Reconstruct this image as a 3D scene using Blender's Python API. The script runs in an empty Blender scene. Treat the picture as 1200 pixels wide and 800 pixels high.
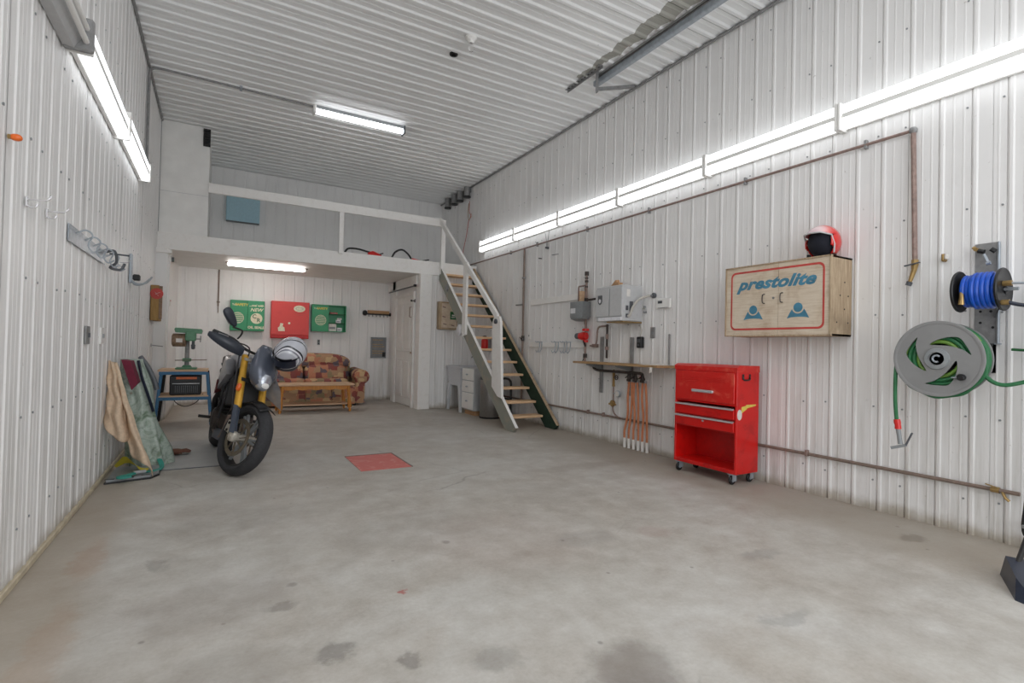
import bpy, bmesh, math, random
from mathutils import Vector, Matrix, noise
random.seed(7)
PI = math.pi
sc = bpy.context.scene
col = sc.collection

# ------------------------------------------------------------------ camera, world, lights, exposure
def make_camera():
    yaw, pitch, roll = 0.5202, 0.0135, 0.0241
    cy, sy = math.cos(yaw), math.sin(yaw)
    r = Vector((cy, -sy, 0)); f = Vector((sy, cy, 0)); u = Vector((0, 0, 1))
    f2 = math.cos(pitch) * f + math.sin(pitch) * u
    u2 = math.cos(pitch) * u - math.sin(pitch) * f
    r3 = math.cos(roll) * r + math.sin(roll) * u2
    u3 = math.cos(roll) * u2 - math.sin(roll) * r
    cam = bpy.data.cameras.new('camera')
    cam.sensor_width = 36.0; cam.lens = 603.2275 * 36 / 1200
    cam.clip_start = 0.05; cam.clip_end = 200
    o = bpy.data.objects.new('camera', cam); col.objects.link(o)
    m = Matrix((r3, u3, -f2)).transposed().to_4x4()
    m.translation = Vector((0, 0, 1.1))
    o.matrix_world = m
    sc.camera = o
make_camera()

world = bpy.data.worlds.new('world'); sc.world = world
world.use_nodes = True
bg = world.node_tree.nodes['Background']
bg.inputs[0].default_value = (0.86, 0.92, 1.0, 1); bg.inputs[1].default_value = 1.2

def area_light(name, loc, rot, sx, sy, power, color=(1, 1, 1)):
    l = bpy.data.lights.new(name, 'AREA'); l.shape = 'RECTANGLE'
    l.size = sx; l.size_y = sy; l.energy = power; l.color = color
    o = bpy.data.objects.new(name, l); o.location = loc; o.rotation_euler = rot
    col.objects.link(o); return o
# daylight through the raised overhead door behind the camera
area_light('door_daylight', (1.7, -2.95, 1.95), (PI / 2, 0, 0), 4.4, 3.5, 80, (0.97, 0.985, 1.0))
area_light('ceiling_fill', (1.3, -.5, 4.10), (0, 0, 0), 3.0, 4.4, 50, (0.98, 0.99, 1.0))      # unseen fill light, added overhead to brighten the floor
TUBE = 2.1      # emission of the lit fluorescent tubes

vs = sc.view_settings
vs.view_transform = 'Standard'; vs.look = 'None'; vs.gamma = 1.0; vs.use_curve_mapping = False
vs.exposure = 0.12
sc.cycles.max_bounces = 10; sc.cycles.diffuse_bounces = 8; sc.cycles.glossy_bounces = 3
sc.cycles.use_denoising = True
sc.cycles.caustics_reflective = False; sc.cycles.caustics_refractive = False

# ------------------------------------------------------------------ room numbers (metres)
RX, LX, CZ, FY, BY, NY, DX = 4.153, -0.765, 4.17, 8.626, 10.436, -3.0, 3.05
RW, LW, BW, FW = RX - .0165, LX + .0165, BY - .0165, FY - .0165     # crest of the ribs: wall mounted things sit here
RIB = 0.1725

# ------------------------------------------------------------------ materials
def S(c):   # sRGB 0-255 to linear
    return tuple(((v / 255) / 12.92 if v / 255 <= .04045 else ((v / 255 + .055) / 1.055) ** 2.4) for v in c) + (1,)

class NT:
    def __init__(self, name):
        self.m = bpy.data.materials.new(name); self.m.use_nodes = True
        self.t = self.m.node_tree; self.p = self.t.nodes['Principled BSDF']
        self.out = self.t.nodes['Material Output']
    def n(self, typ, ins=None, **attrs):
        nd = self.t.nodes.new('ShaderNode' + typ)
        for k, v in attrs.items(): setattr(nd, k, v)
        for k, v in (ins or {}).items(): self.set(nd.inputs[k], v)
        return nd
    def set(self, sock, v):
        if isinstance(v, bpy.types.NodeSocket): self.t.links.new(v, sock)
        else: sock.default_value = v
    def coord(self, kind='Object'): return self.n('TexCoord').outputs[kind]
    def geo(self): return self.n('NewGeometry').outputs['Position']
    def noise(self, scale, vec=None, detail=4, rough=.55, dist=0):
        d = {'Scale': scale, 'Detail': detail, 'Roughness': rough, 'Distortion': dist}
        if vec is not None: d['Vector'] = vec
        return self.n('TexNoise', d).outputs['Fac']
    def ramp(self, fac, stops, interp='LINEAR'):
        nd = self.n('ValToRGB', {'Fac': fac}); cr = nd.color_ramp; cr.interpolation = interp
        while len(cr.elements) < len(stops): cr.elements.new(.5)
        for e, (p, c) in zip(cr.elements, stops):
            e.position = p; e.color = c if isinstance(c, tuple) else (c, c, c, 1)
        return nd.outputs['Color']
    def mix(self, fac, a, b, mode='MIX'):
        nd = self.n('Mix', data_type='RGBA', blend_type=mode)
        self.set(nd.inputs[0], fac); self.set(nd.inputs[6], a); self.set(nd.inputs[7], b)
        return nd.outputs[2]
    def math(self, op, a, b=0.0, clamp=False):
        nd = self.n('Math', operation=op, use_clamp=clamp); self.set(nd.inputs[0], a); self.set(nd.inputs[1], b)
        return nd.outputs[0]
    def maprange(self, v, a, b, c=0.0, d=1.0):
        nd = self.n('MapRange', {0: v, 1: a, 2: b, 3: c, 4: d}); nd.interpolation_type = 'SMOOTHSTEP'; return nd.outputs[0]
    def bump(self, h, strength=.3, dist=.01):
        nd = self.n('Bump', {'Height': h, 'Strength': strength, 'Distance': dist}); self.set(self.p.inputs['Normal'], nd.outputs[0])
    def base(self, c): self.set(self.p.inputs['Base Color'], c)
    def mapping(self, vec, scale=(1, 1, 1), rot=(0, 0, 0), loc=(0, 0, 0)):
        return self.n('Mapping', {'Vector': vec, 'Scale': scale, 'Rotation': rot, 'Location': loc}).outputs[0]

def plain(name, c, rough=.5, metal=0.0, var=.06, scale=30, bump=0.0, coat=0.0):
    N = NT(name); c = S(c) if max(c) > 1 or len(c) == 3 else c
    f = N.noise(scale, N.coord())
    dk = tuple(v * (1 - var * 2) for v in c[:3]) + (1,); lt = tuple(min(1, v * (1 + var)) for v in c[:3]) + (1,)
    N.base(N.ramp(f, [(.3, dk), (.7, lt)]))
    N.p.inputs['Roughness'].default_value = rough; N.p.inputs['Metallic'].default_value = metal
    if coat: N.p.inputs['Coat Weight'].default_value = coat
    if bump: N.bump(f, bump, .003)
    return N.m

def emit(name, c, s):
    N = NT(name); N.base((.9, .9, .9, 1)); N.p.inputs['Emission Color'].default_value = c
    N.p.inputs['Emission Strength'].default_value = s; return N.m

def sheet_metal(name, c, dirt_z=True, patch=False):
    N = NT(name); P = N.geo(); c = S(c)
    f = N.noise(.9, P, 5, .6)
    a = N.ramp(f, [(.3, tuple(v * .92 for v in c[:3]) + (1,)), (.7, tuple(min(1, v * 1.04) for v in c[:3]) + (1,))])
    if dirt_z:
        z = N.n('SeparateXYZ', {0: P}).outputs['Z']
        streak = N.noise(2.2, N.mapping(P, (5, 5, .35)), 5, .65)
        low = N.maprange(z, .05, 1.3, 1.0, 0.0)
        g = N.math('MULTIPLY', N.math('MULTIPLY', low, N.maprange(streak, .42, .72)), .5)
        a = N.mix(g, a, S((158, 152, 140)))
        foot = N.maprange(N.math('ADD', z, N.math('MULTIPLY', N.noise(7, P), .12)), .06, .16, .75, 0.0)
        a = N.mix(foot, a, S((150, 138, 118)))
        spots = N.maprange(N.noise(24, P, 3, .6), .70, .76)
        a = N.mix(N.math('MULTIPLY', spots, .35), a, S((140, 132, 120)))
    if patch:      # bare grey strip worn into the ceiling paint beside the door track
        s = N.n('SeparateXYZ', {0: P})
        w = N.math('MULTIPLY', N.math('SUBTRACT', N.n('TexWave', {'Vector': P, 'Scale': 0.922, 'Distortion': .2}, bands_direction='Y').outputs['Fac'], .5), .03)
        x = N.math('ADD', s.outputs['X'], w)
        half = N.maprange(s.outputs['Y'], 2.6, 5.0, .115, .03)
        inside = N.math('LESS_THAN', N.math('ABSOLUTE', N.math('SUBTRACT', x, 3.47)), half)
        e = N.math('MULTIPLY', inside, N.math('LESS_THAN', N.math('ADD', s.outputs['Y'], N.math('MULTIPLY', N.noise(9, P), .2)), 4.78))
        e = N.math('MULTIPLY', e, .8)
        a = N.mix(e, a, S((138, 136, 124)))
        spots = N.maprange(N.noise(11, P, 3, .6), .72, .76)
        a = N.mix(N.math('MULTIPLY', spots, .3), a, S((120, 116, 108)))
    N.base(a)
    N.p.inputs['Roughness'].default_value = .45
    N.p.inputs['Specular IOR Level'].default_value = .35
    N.bump(N.noise(3.0, P, 2, .5), .12, .01)
    return N.m

def wood(name, c1, c2, axis=0, rough=.55, scale=6, knots=0.0):
    N = NT(name); sc_ = [12, 12, 12]; sc_[axis] = .9
    v = N.mapping(N.coord(), tuple(sc_))
    f = N.noise(scale, v, 6, .65, .6)
    a = N.ramp(f, [(.32, S(c2)), (.68, S(c1))])
    if knots:
        k = N.maprange(N.noise(3.5, N.coord(), 4, .6), .52, .75)
        a = N.mix(N.math('MULTIPLY', k, knots), a, S((112, 96, 76)))
    N.base(a); N.p.inputs['Roughness'].default_value = rough; N.bump(f, .2, .003); return N.m

def floor_mat():
    N = NT('worn_concrete'); P = N.geo()
    n1 = N.noise(.55, P, 6, .62); n2 = N.noise(5, P, 8, .7); n3 = N.noise(60, P, 4, .7)
    nb = N.noise(1.6, N.mapping(P, (1, 1, 1), (0, 0, .6)), 7, .68, .8)
    a = N.ramp(n1, [(.3, S((188, 183, 177))), (.55, S((198, 196, 192))), (.75, S((204, 203, 201)))])
    a = N.mix(N.math('MULTIPLY', N.maprange(nb, .45, .75), .35), a, S((180, 171, 161)))
    a = N.mix(.8, a, N.ramp(n2, [(.32, S((150, 144, 138))), (.66, S((206, 206, 204)))]), 'SOFT_LIGHT')
    a = N.mix(.42, a, N.ramp(N.noise(1.7, P, 7, .7, .4), [(.34, S((150, 144, 138))), (.64, S((200, 200, 200)))]), 'SOFT_LIGHT')
    a = N.mix(.5, a, N.ramp(n3, [(.3, S((110, 108, 104))), (.62, S((150, 150, 150)))]), 'SOFT_LIGHT')
    sp = N.n('SeparateXYZ', {0: P}); wob = N.math('MULTIPLY', N.math('SUBTRACT', N.noise(1.2, P, 4), .5), .35)
    xr = N.math('ADD', sp.outputs['X'], wob)
    a = N.mix(N.maprange(xr, 3.15, 3.65, 0, .55), a, S((150, 138, 122)))       # dusty margin along the right wall
    a = N.mix(N.maprange(N.math('ADD', sp.outputs['X'], wob), -.62, -.35, .45, 0), a, S((158, 142, 120)))
    # scattered small drops
    vo = N.n('TexVoronoi', {'Vector': P, 'Scale': 2.3, 'Randomness': 1.0})
    vo2 = N.n('TexVoronoi', {'Vector': P, 'Scale': 6.5, 'Randomness': 1.0})
    d2 = N.math('MULTIPLY', N.maprange(vo2.outputs['Distance'], .03, .10, 1, 0), N.math('GREATER_THAN', N.n('SeparateColor', {0: vo2.outputs['Color']}).outputs[1], .78))
    a = N.mix(N.math('MULTIPLY', d2, .45), a, S((96, 90, 86)))
    d = N.maprange(N.math('ADD', vo.outputs['Distance'], N.math('MULTIPLY', N.math('SUBTRACT', N.noise(9, P), .5), .14)), .03, .075, 1, 0)
    keep = N.math('GREATER_THAN', N.n('SeparateColor', {0: vo.outputs['Color']}).outputs[0], .5)
    a = N.mix(N.math('MULTIPLY', N.math('MULTIPLY', d, keep), .42), a, S((104, 98, 92)))
    # cracks
    ce = N.n('TexVoronoi', {'Vector': N.mix(.12, P, N.n('TexNoise', {'Vector': P, 'Scale': 3.0, 'Detail': 5.0}).outputs['Color']), 'Scale': .75}, feature='DISTANCE_TO_EDGE').outputs['Distance']
    ck = N.math('MULTIPLY', N.maprange(ce, 0, .006, 1, 0), N.maprange(N.noise(.8, P), .5, .62))
    a = N.mix(N.math('MULTIPLY', ck, .35), a, S((100, 94, 88)))
    nz = N.n('TexNoise', {'Vector': P, 'Scale': 6.0, 'Detail': 6.0, 'Roughness': .68}).outputs['Color']
    Pd = N.mix(.22, P, nz, 'ADD')
    off = Vector((.05, .05, .05))
    for (x, y, rx, ry, s, c) in [
        (1.29, 1.35, .19, .16, .55, (98, 88, 82)), (1.20, 1.22, .16, .14, .3, (98, 88, 82)), (.89, 1.59, .10, .07, .35, (88, 84, 80)),
        (2.62, 1.78, .14, .06, .3, (98, 100, 102)), (3.72, 1.50, .10, .07, .5, (92, 82, 66)),
        (2.10, 1.30, .16, .05, .35, (102, 102, 102)), (.25, 2.35, .07, .04, .45, (92, 84, 78)), (-.22, 3.05, .06, .10, .4, (98, 92, 84)),
        (.0, 2.5, .35, .25, .22, (112, 98, 92)), (1.1, 3.0, .5, .3, .15, (120, 112, 104)), (2.2, 3.3, .4, .3, .12, (120, 112, 106)),
        (-.50, 2.3, .07, .5, .35, (164, 132, 104)), (-.52, 3.3, .06, .3, .35, (160, 118, 86)), (.05, 1.9, .25, .2, .25, (108, 102, 94)), (.62, 1.75, .05, .04, .5, (80, 76, 74)),
        (.40, 1.9, .07, .05, .5, (82, 78, 76)), (3.0, 3.9, .7, .12, .25, (128, 108, 94)), (1.45, 2.6, .5, .5, .12, (150, 112, 100)),
        (2.35, 2.3, .14, .10, .22, (150, 100, 92)), (.74, 2.25, .02, .02, .8, (170, 62, 58)), (1.9, 2.4, .22, .12, .18, (100, 100, 104)), (0.2, 3.6, .5, .25, .12, (96, 92, 88))]:
        v = N.n('VectorMath', {0: Pd, 1: (x + .11, y + .11, .11)}, operation='SUBTRACT').outputs[0]
        v = N.n('VectorMath', {0: v, 1: (1 / rx, 1 / ry, 0)}, operation='MULTIPLY').outputs[0]
        dd = N.n('VectorMath', {0: v}, operation='LENGTH').outputs['Value']
        a = N.mix(N.maprange(dd, .55, 1.25, s * .8, 0), a, S(c))
    N.base(a)
    N.set(N.p.inputs['Roughness'], N.maprange(n2, .3, .7, .5, .72))
    N.p.inputs['Specular IOR Level'].default_value = .35
    N.bump(N.math('ADD', N.math('MULTIPLY', n3, .3), n2), .12, .01)
    return N.m

def patchwork():
    N = NT('patchwork_upholstery'); v = N.coord()
    n = N.n('TexNoise', {'Vector': v, 'Scale': 9.0}).outputs['Color']
    v2 = N.mapping(N.mix(.04, v, n), (1.0, .8, 1.15))
    vo = N.n('TexVoronoi', {'Vector': v2, 'Scale': 10.0, 'Randomness': .6}, distance='CHEBYCHEV')
    h = N.n('SeparateColor', {0: vo.outputs['Color']}).outputs[0]
    a = N.ramp(h, [(0, S((176, 140, 108))), (.2, S((136, 50, 52))), (.34, S((204, 174, 132))), (.5, S((84, 80, 98))), (.62, S((186, 122, 94))), (.76, S((140, 130, 98))), (.88, S((128, 56, 62)))], 'CONSTANT')
    w = N.n('TexWave', {'Vector': v, 'Scale': 24.0, 'Distortion': 2.0}).outputs['Fac']
    a = N.mix(.15, a, N.ramp(w, [(.3, S((120, 70, 60))), (.7, S((226, 196, 160)))]))
    N.base(a); N.p.inputs['Roughness'].default_value = .9; N.bump(N.noise(90, v), .4, .004); return N.m

def worn_paint(name, c, worn, amount=.5, scale=4, rough=.35):
    N = NT(name); v = N.coord(); f = N.noise(scale, v, 6, .62, .5)
    k = N.maprange(f, .5, .66)
    N.base(N.mix(N.math('MULTIPLY', k, amount), S(c), S(worn)))
    N.p.inputs['Roughness'].default_value = rough; return N.m

def print_wood():
    N = NT('weathered_printed_board'); v = N.coord(); f = N.noise(5, v, 7, .65, .8)
    g = N.noise(4, N.mapping(v, (2, 2, 26)), 5, .6)
    a = N.ramp(f, [(.25, S((176, 150, 124))), (.5, S((210, 194, 172))), (.75, S((222, 210, 192)))])
    a = N.mix(.25, a, N.ramp(g, [(.35, S((160, 132, 104))), (.6, S((216, 204, 188)))]))
    N.base(a); N.p.inputs['Roughness'].default_value = .75; return N.m

def helmet_mat(name, cols, scale=5, rot=.7):
    N = NT(name); v = N.mapping(N.coord(), (1, 1, 1), (0, rot, .3))
    w = N.n('TexWave', {'Vector': v, 'Scale': scale, 'Distortion': 7.0, 'Detail': 1.0, 'Detail Scale': .9}).outputs['Fac']
    N.base(N.ramp(w, [(i / len(cols), S(c)) for i, c in enumerate(cols)], 'CONSTANT'))
    N.p.inputs['Roughness'].default_value = .15; N.p.inputs['Coat Weight'].default_value = .6; return N.m

def helmet2_mat():
    N = NT('red_pink_graphics'); v = N.coord(); s = N.n('SeparateXYZ', {0: v})
    q = N.math('ADD', s.outputs['Y'], N.math('MULTIPLY', s.outputs['Z'], -.35))
    q = N.math('ADD', q, N.math('MULTIPLY', N.noise(9, v, 2), .05))
    N.base(N.ramp(N.math('ADD', N.math('MULTIPLY', q, 3.0), .5), [(0, S((170, 120, 150))), (.2, S((232, 206, 208))), (.36, S((226, 130, 126))), (.46, S((216, 36, 32))), (.8, S((206, 28, 28)))], 'LINEAR'))
    N.p.inputs['Roughness'].default_value = .15; N.p.inputs['Coat Weight'].default_value = .6; return N.m

def clear_plastic():
    N = NT('clear_green_plastic'); v = N.coord()
    f = N.noise(6, v, 5, .6, 1.2)
    N.base(N.ramp(f, [(.3, S((96, 120, 96))), (.40, S((150, 172, 150))), (.52, S((206, 220, 208))), (.62, S((176, 194, 180))), (.72, S((134, 124, 100))), (.82, S((80, 96, 92)))]))  # whitish stops paint highlights into the green and brown pattern
    N.p.inputs['Roughness'].default_value = .18
    N.p.inputs['Transmission Weight'].default_value = .35
    N.bump(N.noise(14, v, 5, .6, 1), .6, .02); return N.m

def glassy(name, c=(1, 1, 1, 1), rough=.02):
    N = NT(name); N.base(c); N.p.inputs['Roughness'].default_value = rough; N.p.inputs['Transmission Weight'].default_value = 1.0
    N.p.inputs['IOR'].default_value = 1.3; return N.m

M = {
 'wall': sheet_metal('white_ribbed_steel', (235, 234, 233)),
 'ceil': sheet_metal('white_ribbed_ceiling_steel', (236, 237, 237), False, True),
 'floor': floor_mat(),
 'white': plain('white_paint', (236, 235, 232), .55, 0, .03, 6),
 'white_old': worn_paint('scuffed_white_paint', (238, 236, 233), (214, 208, 198), .2, 14, .6),
 'stair_side': worn_paint('weathered_grey_board', (146, 148, 138), (166, 154, 138), .7, 7, .8),
 'stair_green': plain('dark_green_board', (34, 58, 44), .8, 0, .15, 14),
 'pine': wood('pale_pine', (232, 198, 160), (206, 166, 126), 0),
 'pale_wood': wood('pale_tabletop_wood', (222, 190, 158), (196, 158, 124), 0),
 'orange_wood': wood('honey_wood', (212, 146, 66), (180, 112, 44), 2),
 'plywood': wood('raw_plywood', (178, 146, 104), (150, 116, 80), 0),
 'old_wood': wood('weathered_crate_wood', (196, 176, 148), (150, 126, 100), 2, .8, 6, .5),
 'tan_wood': wood('tan_board', (176, 142, 88), (146, 112, 66), 2, .8, 6, .4),
 'printed': print_wood(),
 'red': worn_paint('red_tool_enamel', (206, 22, 18), (160, 14, 14), .5, 6, .3),
 'red_worn': worn_paint('sunworn_red_enamel', (204, 30, 24), (218, 84, 66), .85, 7, .35),
 'red_dark': plain('red_enamel_inside', (190, 16, 14), .45),
 'red_flat': plain('red_ink', (196, 72, 66), .6, 0, .12, 12),
 'red_box': worn_paint('red_painted_box', (216, 58, 50), (204, 50, 46), .5, 4, .4),
 'red_bright': plain('bright_red_plastic', (214, 34, 30), .35),
 'teal_ink': plain('teal_blue_ink', (72, 132, 158), .6, 0, .12, 10),
 'green_box': plain('green_painted_box', (44, 148, 98), .4, 0, .05, 5),
 'green_dark': plain('green_box_inside', (22, 96, 48), .5),
 'cream': plain('cream_ink', (232, 228, 200), .6),
 'yellow_ink': plain('yellow_ink', (224, 200, 90), .6),
 'black': plain('black_plastic', (24, 24, 26), .4),
 'black_matte': plain('black_matte_metal', (34, 33, 33), .6),
 'liner': plain('dark_navy_liner', (20, 22, 34), .9),
 'rubber': plain('tyre_rubber', (50, 50, 53), .75, 0, .1, 60, .2),
 'steel': plain('galvanised_steel', (172, 180, 188), .4, .45, .1, 25),
 'steel_dull': plain('dull_galvanised_steel', (150, 150, 150), .55, .35, .12, 20),
 'chrome': plain('chrome', (226, 226, 228), .25, .6, .02),
 'stainless': plain('brushed_stainless', (150, 148, 146), .3, .9, .05),
 'copper': plain('aged_copper', (150, 128, 120), .5, .25, .15, 30),
 'brown_pipe': plain('dull_brown_pipe', (134, 116, 106), .55, .1, .12, 30),
 'brass': plain('brass', (168, 140, 92), .35, .7, .1),
 'dark_pipe': plain('dark_iron_pipe', (66, 58, 54), .55, .3, .15, 30),
 'pex': plain('orange_pex', (204, 132, 92), .45, 0, .08, 20),
 'grey_light': plain('light_grey_enamel', (190, 191, 192), .4, 0, .03),
 'grey_mid': plain('mid_grey_enamel', (140, 144, 146), .45, 0, .05),
 'grey_dark': plain('dark_grey_enamel', (84, 87, 92), .45, 0, .05),
 'label_white': plain('white_label', (226, 226, 230), .5),
 'reel_grey': plain('grey_reel_plastic', (138, 138, 138), .45, 0, .05, 6),
 'green_hose': plain('green_hose_rubber', (40, 108, 66), .45, 0, .12, 15),
 'green_hose2': plain('bright_green_hose', (110, 150, 62), .45, 0, .2, 15),
 'blue_hose': plain('blue_air_hose', (18, 84, 196), .3, 0, .12, 20),
 'blue_steel': plain('blue_painted_steel', (56, 112, 152), .45, 0, .1, 20),
 'blue_panel': plain('pale_blue_panel', (164, 200, 214), .45, 0, .04),
 'guard': plain('dark_guard_plastic', (46, 52, 62), .35, 0, .05),
 'cable': plain('pale_grey_cable', (190, 186, 178), .6),
 'navy': plain('navy_plastic', (28, 36, 54), .35, 0, .15),
 'machine_green': plain('machine_green', (92, 142, 110), .45, 0, .1),
 'motor_brown': plain('grimy_motor_tan', (146, 120, 98), .7, .1, .2, 30),
 'tub': plain('grey_laundry_tub', (206, 208, 212), .5, 0, .03),
 'bike_grey': plain('graphite_paint', (92, 98, 112), .22, .35, .05, 8, 0, .5),
 'bike_silver': plain('silver_grey_paint', (156, 156, 160), .28, .4, .1, 12, 0, .3),
 'bike_dark': plain('slate_plastic', (74, 82, 96), .4, 0, .05),
 'bike_red': plain('dark_red_paint', (120, 40, 46), .35),
 'gold': plain('gold_anodised', (214, 164, 62), .32, .45, .05),
 'alu': plain('cast_aluminium', (196, 190, 178), .4, .4, .1, 30),
 'disc': plain('brake_disc_steel', (130, 120, 104), .4, .6, .1, 40),
 'lens': plain('headlamp_reflector', (184, 190, 200), .12, .6, .1, 25, 0, 1.0),
 'orange': plain('orange_lens', (232, 110, 40), .3),
 'sofa': patchwork(),
 'towel': plain('tan_towel', (212, 188, 162), .95, 0, .08, 40, .4),
 'yellow_cloth': plain('yellow_cloth', (222, 206, 60), .8),
 'maroon': plain('maroon_cloth', (112, 36, 56), .9),
 'teal': plain('teal_strap', (62, 154, 140), .7),
 'leather': plain('brown_leather', (112, 74, 58), .8),
 'plastic': clear_plastic(),
 'hatch': worn_paint('faded_red_hatch_paint', (200, 112, 106), (206, 140, 132), .8, 11, .7),
 'slab': plain('smooth_grey_slab', (178, 178, 176), .6, 0, .05, 4),
 'kerb': plain('cream_sealant', (196, 184, 160), .8, 0, .1, 12),
 'helm1': helmet_mat('silver_black_graphics', [(176, 178, 188), (206, 208, 214), (120, 122, 134), (222, 222, 228), (52, 54, 62), (190, 192, 200)], 2.3),
 'helm2': helmet2_mat(),
 'bulb': glassy('clear_bulb_glass'),
 'tube': emit('lit_fluorescent_tube', (.93, .97, 1.0, 1), TUBE),
 'tube_warm': emit('lit_warm_tube', (1.0, .93, .88, 1), 22.0),
 'tube_dim': emit('lit_covered_tube', (.95, .97, 1.0, 1), 7.0),
 'paper': plain('white_paper', (224, 220, 214), .8),
 'cardboard': plain('cardboard_tan', (186, 146, 108), .85),
}

# ------------------------------------------------------------------ mesh helper
def cr(pts, sub=6, closed=False):
    P = [Vector(p) for p in pts]; n = len(P); out = []
    rng = range(n) if closed else range(n - 1)
    for i in rng:
        if closed: a, b, c, d = P[(i - 1) % n], P[i], P[(i + 1) % n], P[(i + 2) % n]
        else: a, b, c, d = P[max(i - 1, 0)], P[i], P[i + 1], P[min(i + 2, n - 1)]
        for k in range(sub):
            t = k / sub
            out.append(.5 * ((2 * b) + (c - a) * t + (2 * a - 5 * b + 4 * c - d) * t * t + (3 * b - a - 3 * c + d) * t ** 3))
    if not closed: out.append(P[-1])
    return out

class MB:
    def __init__(self): self.bm = bmesh.new(); self.X = Matrix.Identity(4)
    def V(self, p): return self.bm.verts.new(self.X @ Vector(p))
    def F(self, vs):
        try: return self.bm.faces.new(vs)
        except ValueError: return None
    def hull(self, pts):
        vs = [self.V(p) for p in pts]
        r = bmesh.ops.convex_hull(self.bm, input=vs)
        junk = [g for g in r['geom_interior'] if isinstance(g, bmesh.types.BMVert) and g.is_valid]
        junk += [g for g in r['geom_unused'] if isinstance(g, bmesh.types.BMVert) and g.is_valid]
        if junk: bmesh.ops.delete(self.bm, geom=list(set(junk)), context='VERTS')
        return self
    def box(self, c, s, b=0.0, R=None):
        c = Vector(c); h = Vector(s) / 2; R = R or Matrix.Identity(3); pts = []
        if b <= 0:
            vs = [self.V(c + R @ Vector((h.x * x, h.y * y, h.z * z))) for x in (-1, 1) for y in (-1, 1) for z in (-1, 1)]
            for f in ((0, 1, 3, 2), (4, 6, 7, 5), (0, 4, 5, 1), (2, 3, 7, 6), (0, 2, 6, 4), (1, 5, 7, 3)): self.F([vs[i] for i in f])
            return self
        b = min(b, h.x * .9, h.y * .9, h.z * .9)
        for x in (-1, 1):
            for y in (-1, 1):
                for z in (-1, 1):
                    for a in range(3):
                        q = Vector((x * (h.x - b), y * (h.y - b), z * (h.z - b))); q[a] = (x, y, z)[a] * h[a]
                        pts.append(c + R @ q)
        return self.hull(pts)
    def bb(self, lo, hi, b=0.0):
        lo = Vector(lo); hi = Vector(hi); return self.box((lo + hi) / 2, hi - lo, b)
    def bar(self, a, b, w, h, up=(0, 0, 1), bev=0.0):
        a = Vector(a); b = Vector(b); d = (b - a); L = d.length; d.normalize()
        s = d.cross(Vector(up)); s.normalize(); u = s.cross(d)
        return self.box((a + b) / 2, (L, w, h), bev, Matrix((d, s, u)).transposed())
    def tube(self, pts, r, n=8, closed=False, flat=1.0):
        P = [Vector(p) for p in pts]; m = len(P)
        rad = r if isinstance(r, (list, tuple)) else [r] * m
        T = []
        for i in range(m):
            a = P[(i - 1) % m] if closed or i else P[0]; b = P[(i + 1) % m] if closed or i < m - 1 else P[-1]
            t = b - a; T.append(t.normalized() if t.length > 1e-9 else Vector((0, 0, 1)))
        u = T[0].orthogonal().normalized(); rings = []
        if flat != 1.0:
            u = Vector((0, 0, 1)) - T[0] * T[0].z
            u = u.normalized() if u.length > .1 else T[0].orthogonal().normalized()
        for i in range(m):
            u = u - T[i] * u.dot(T[i]); u.normalize(); w = T[i].cross(u)
            rings.append([self.V(P[i] + rad[i] * (math.cos(2 * PI * k / n) * u * flat + math.sin(2 * PI * k / n) * w)) for k in range(n)])
        for i in range(m if closed else m - 1):
            A, B = rings[i], rings[(i + 1) % m]
            for k in range(n): self.F([A[k], A[(k + 1) % n], B[(k + 1) % n], B[k]])
        if not closed: self.F(rings[0][::-1]); self.F(rings[-1])
        return self
    def cyl(self, a, b, r, n=16, r2=None):
        return self.tube([a, b], [r, r if r2 is None else r2], n)
    def lathe(self, prof, n=24, mat=None, close=False, cap=True):
        mat = mat or Matrix.Identity(4); rings = []
        for (r, z) in prof:
            rings.append([self.V(mat @ Vector((r * math.cos(2 * PI * k / n), r * math.sin(2 * PI * k / n), z))) for k in range(n)])
        m = len(rings)
        for i in range(m if close else m - 1):
            A, B = rings[i], rings[(i + 1) % m]
            for k in range(n): self.F([A[k], A[(k + 1) % n], B[(k + 1) % n], B[k]])
        if not close and cap: self.F(rings[0][::-1]); self.F(rings[-1])
        return self
    def rings(self, R, cap=True, closed=True):
        V = [[self.V(p) for p in r] for r in R]
        for A, B in zip(V, V[1:]):
            n = len(A)
            for k in range(n if closed else n - 1): self.F([A[k], A[(k + 1) % n], B[(k + 1) % n], B[k]])
        if cap: self.F(V[0][::-1]); self.F(V[-1])
        return self
    def sell(self, c, s, e=.5, n=20, m=12, R=None, f=None):
        """superellipsoid: centre, half sizes, exponent (1 round, small boxy)"""
        c = Vector(c); R = R or Matrix.Identity(3)
        p = lambda v, q: math.copysign(abs(v) ** q, v)
        rs = []
        for j in range(1, m):
            ph = -PI / 2 + PI * j / m; rr = []
            for k in range(n):
                th = 2 * PI * k / n
                q = Vector((s[0] * p(math.cos(ph), e) * p(math.cos(th), e), s[1] * p(math.cos(ph), e) * p(math.sin(th), e), s[2] * p(math.sin(ph), e)))
                if f: q = f(q)
                rr.append(c + R @ q)
            rs.append(rr)
        return self.rings(rs)
    def prism(self, poly, d, mat=None):
        """polygon in xy of mat frame, thickness d along z"""
        mat = mat or Matrix.Identity(4)
        A = [self.V(mat @ Vector((x, y, 0))) for x, y in poly]; B = [self.V(mat @ Vector((x, y, d))) for x, y in poly]
        n = len(poly); self.F(A[::-1]); self.F(B)
        for k in range(n): self.F([A[k], A[(k + 1) % n], B[(k + 1) % n], B[k]])
        return self
    def strip(self, A, B):
        """surface between two point rows"""
        a = [self.V(p) for p in A]; b = [self.V(p) for p in B]
        for k in range(len(a) - 1): self.F([a[k], a[k + 1], b[k + 1], b[k]])
        return self
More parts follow.
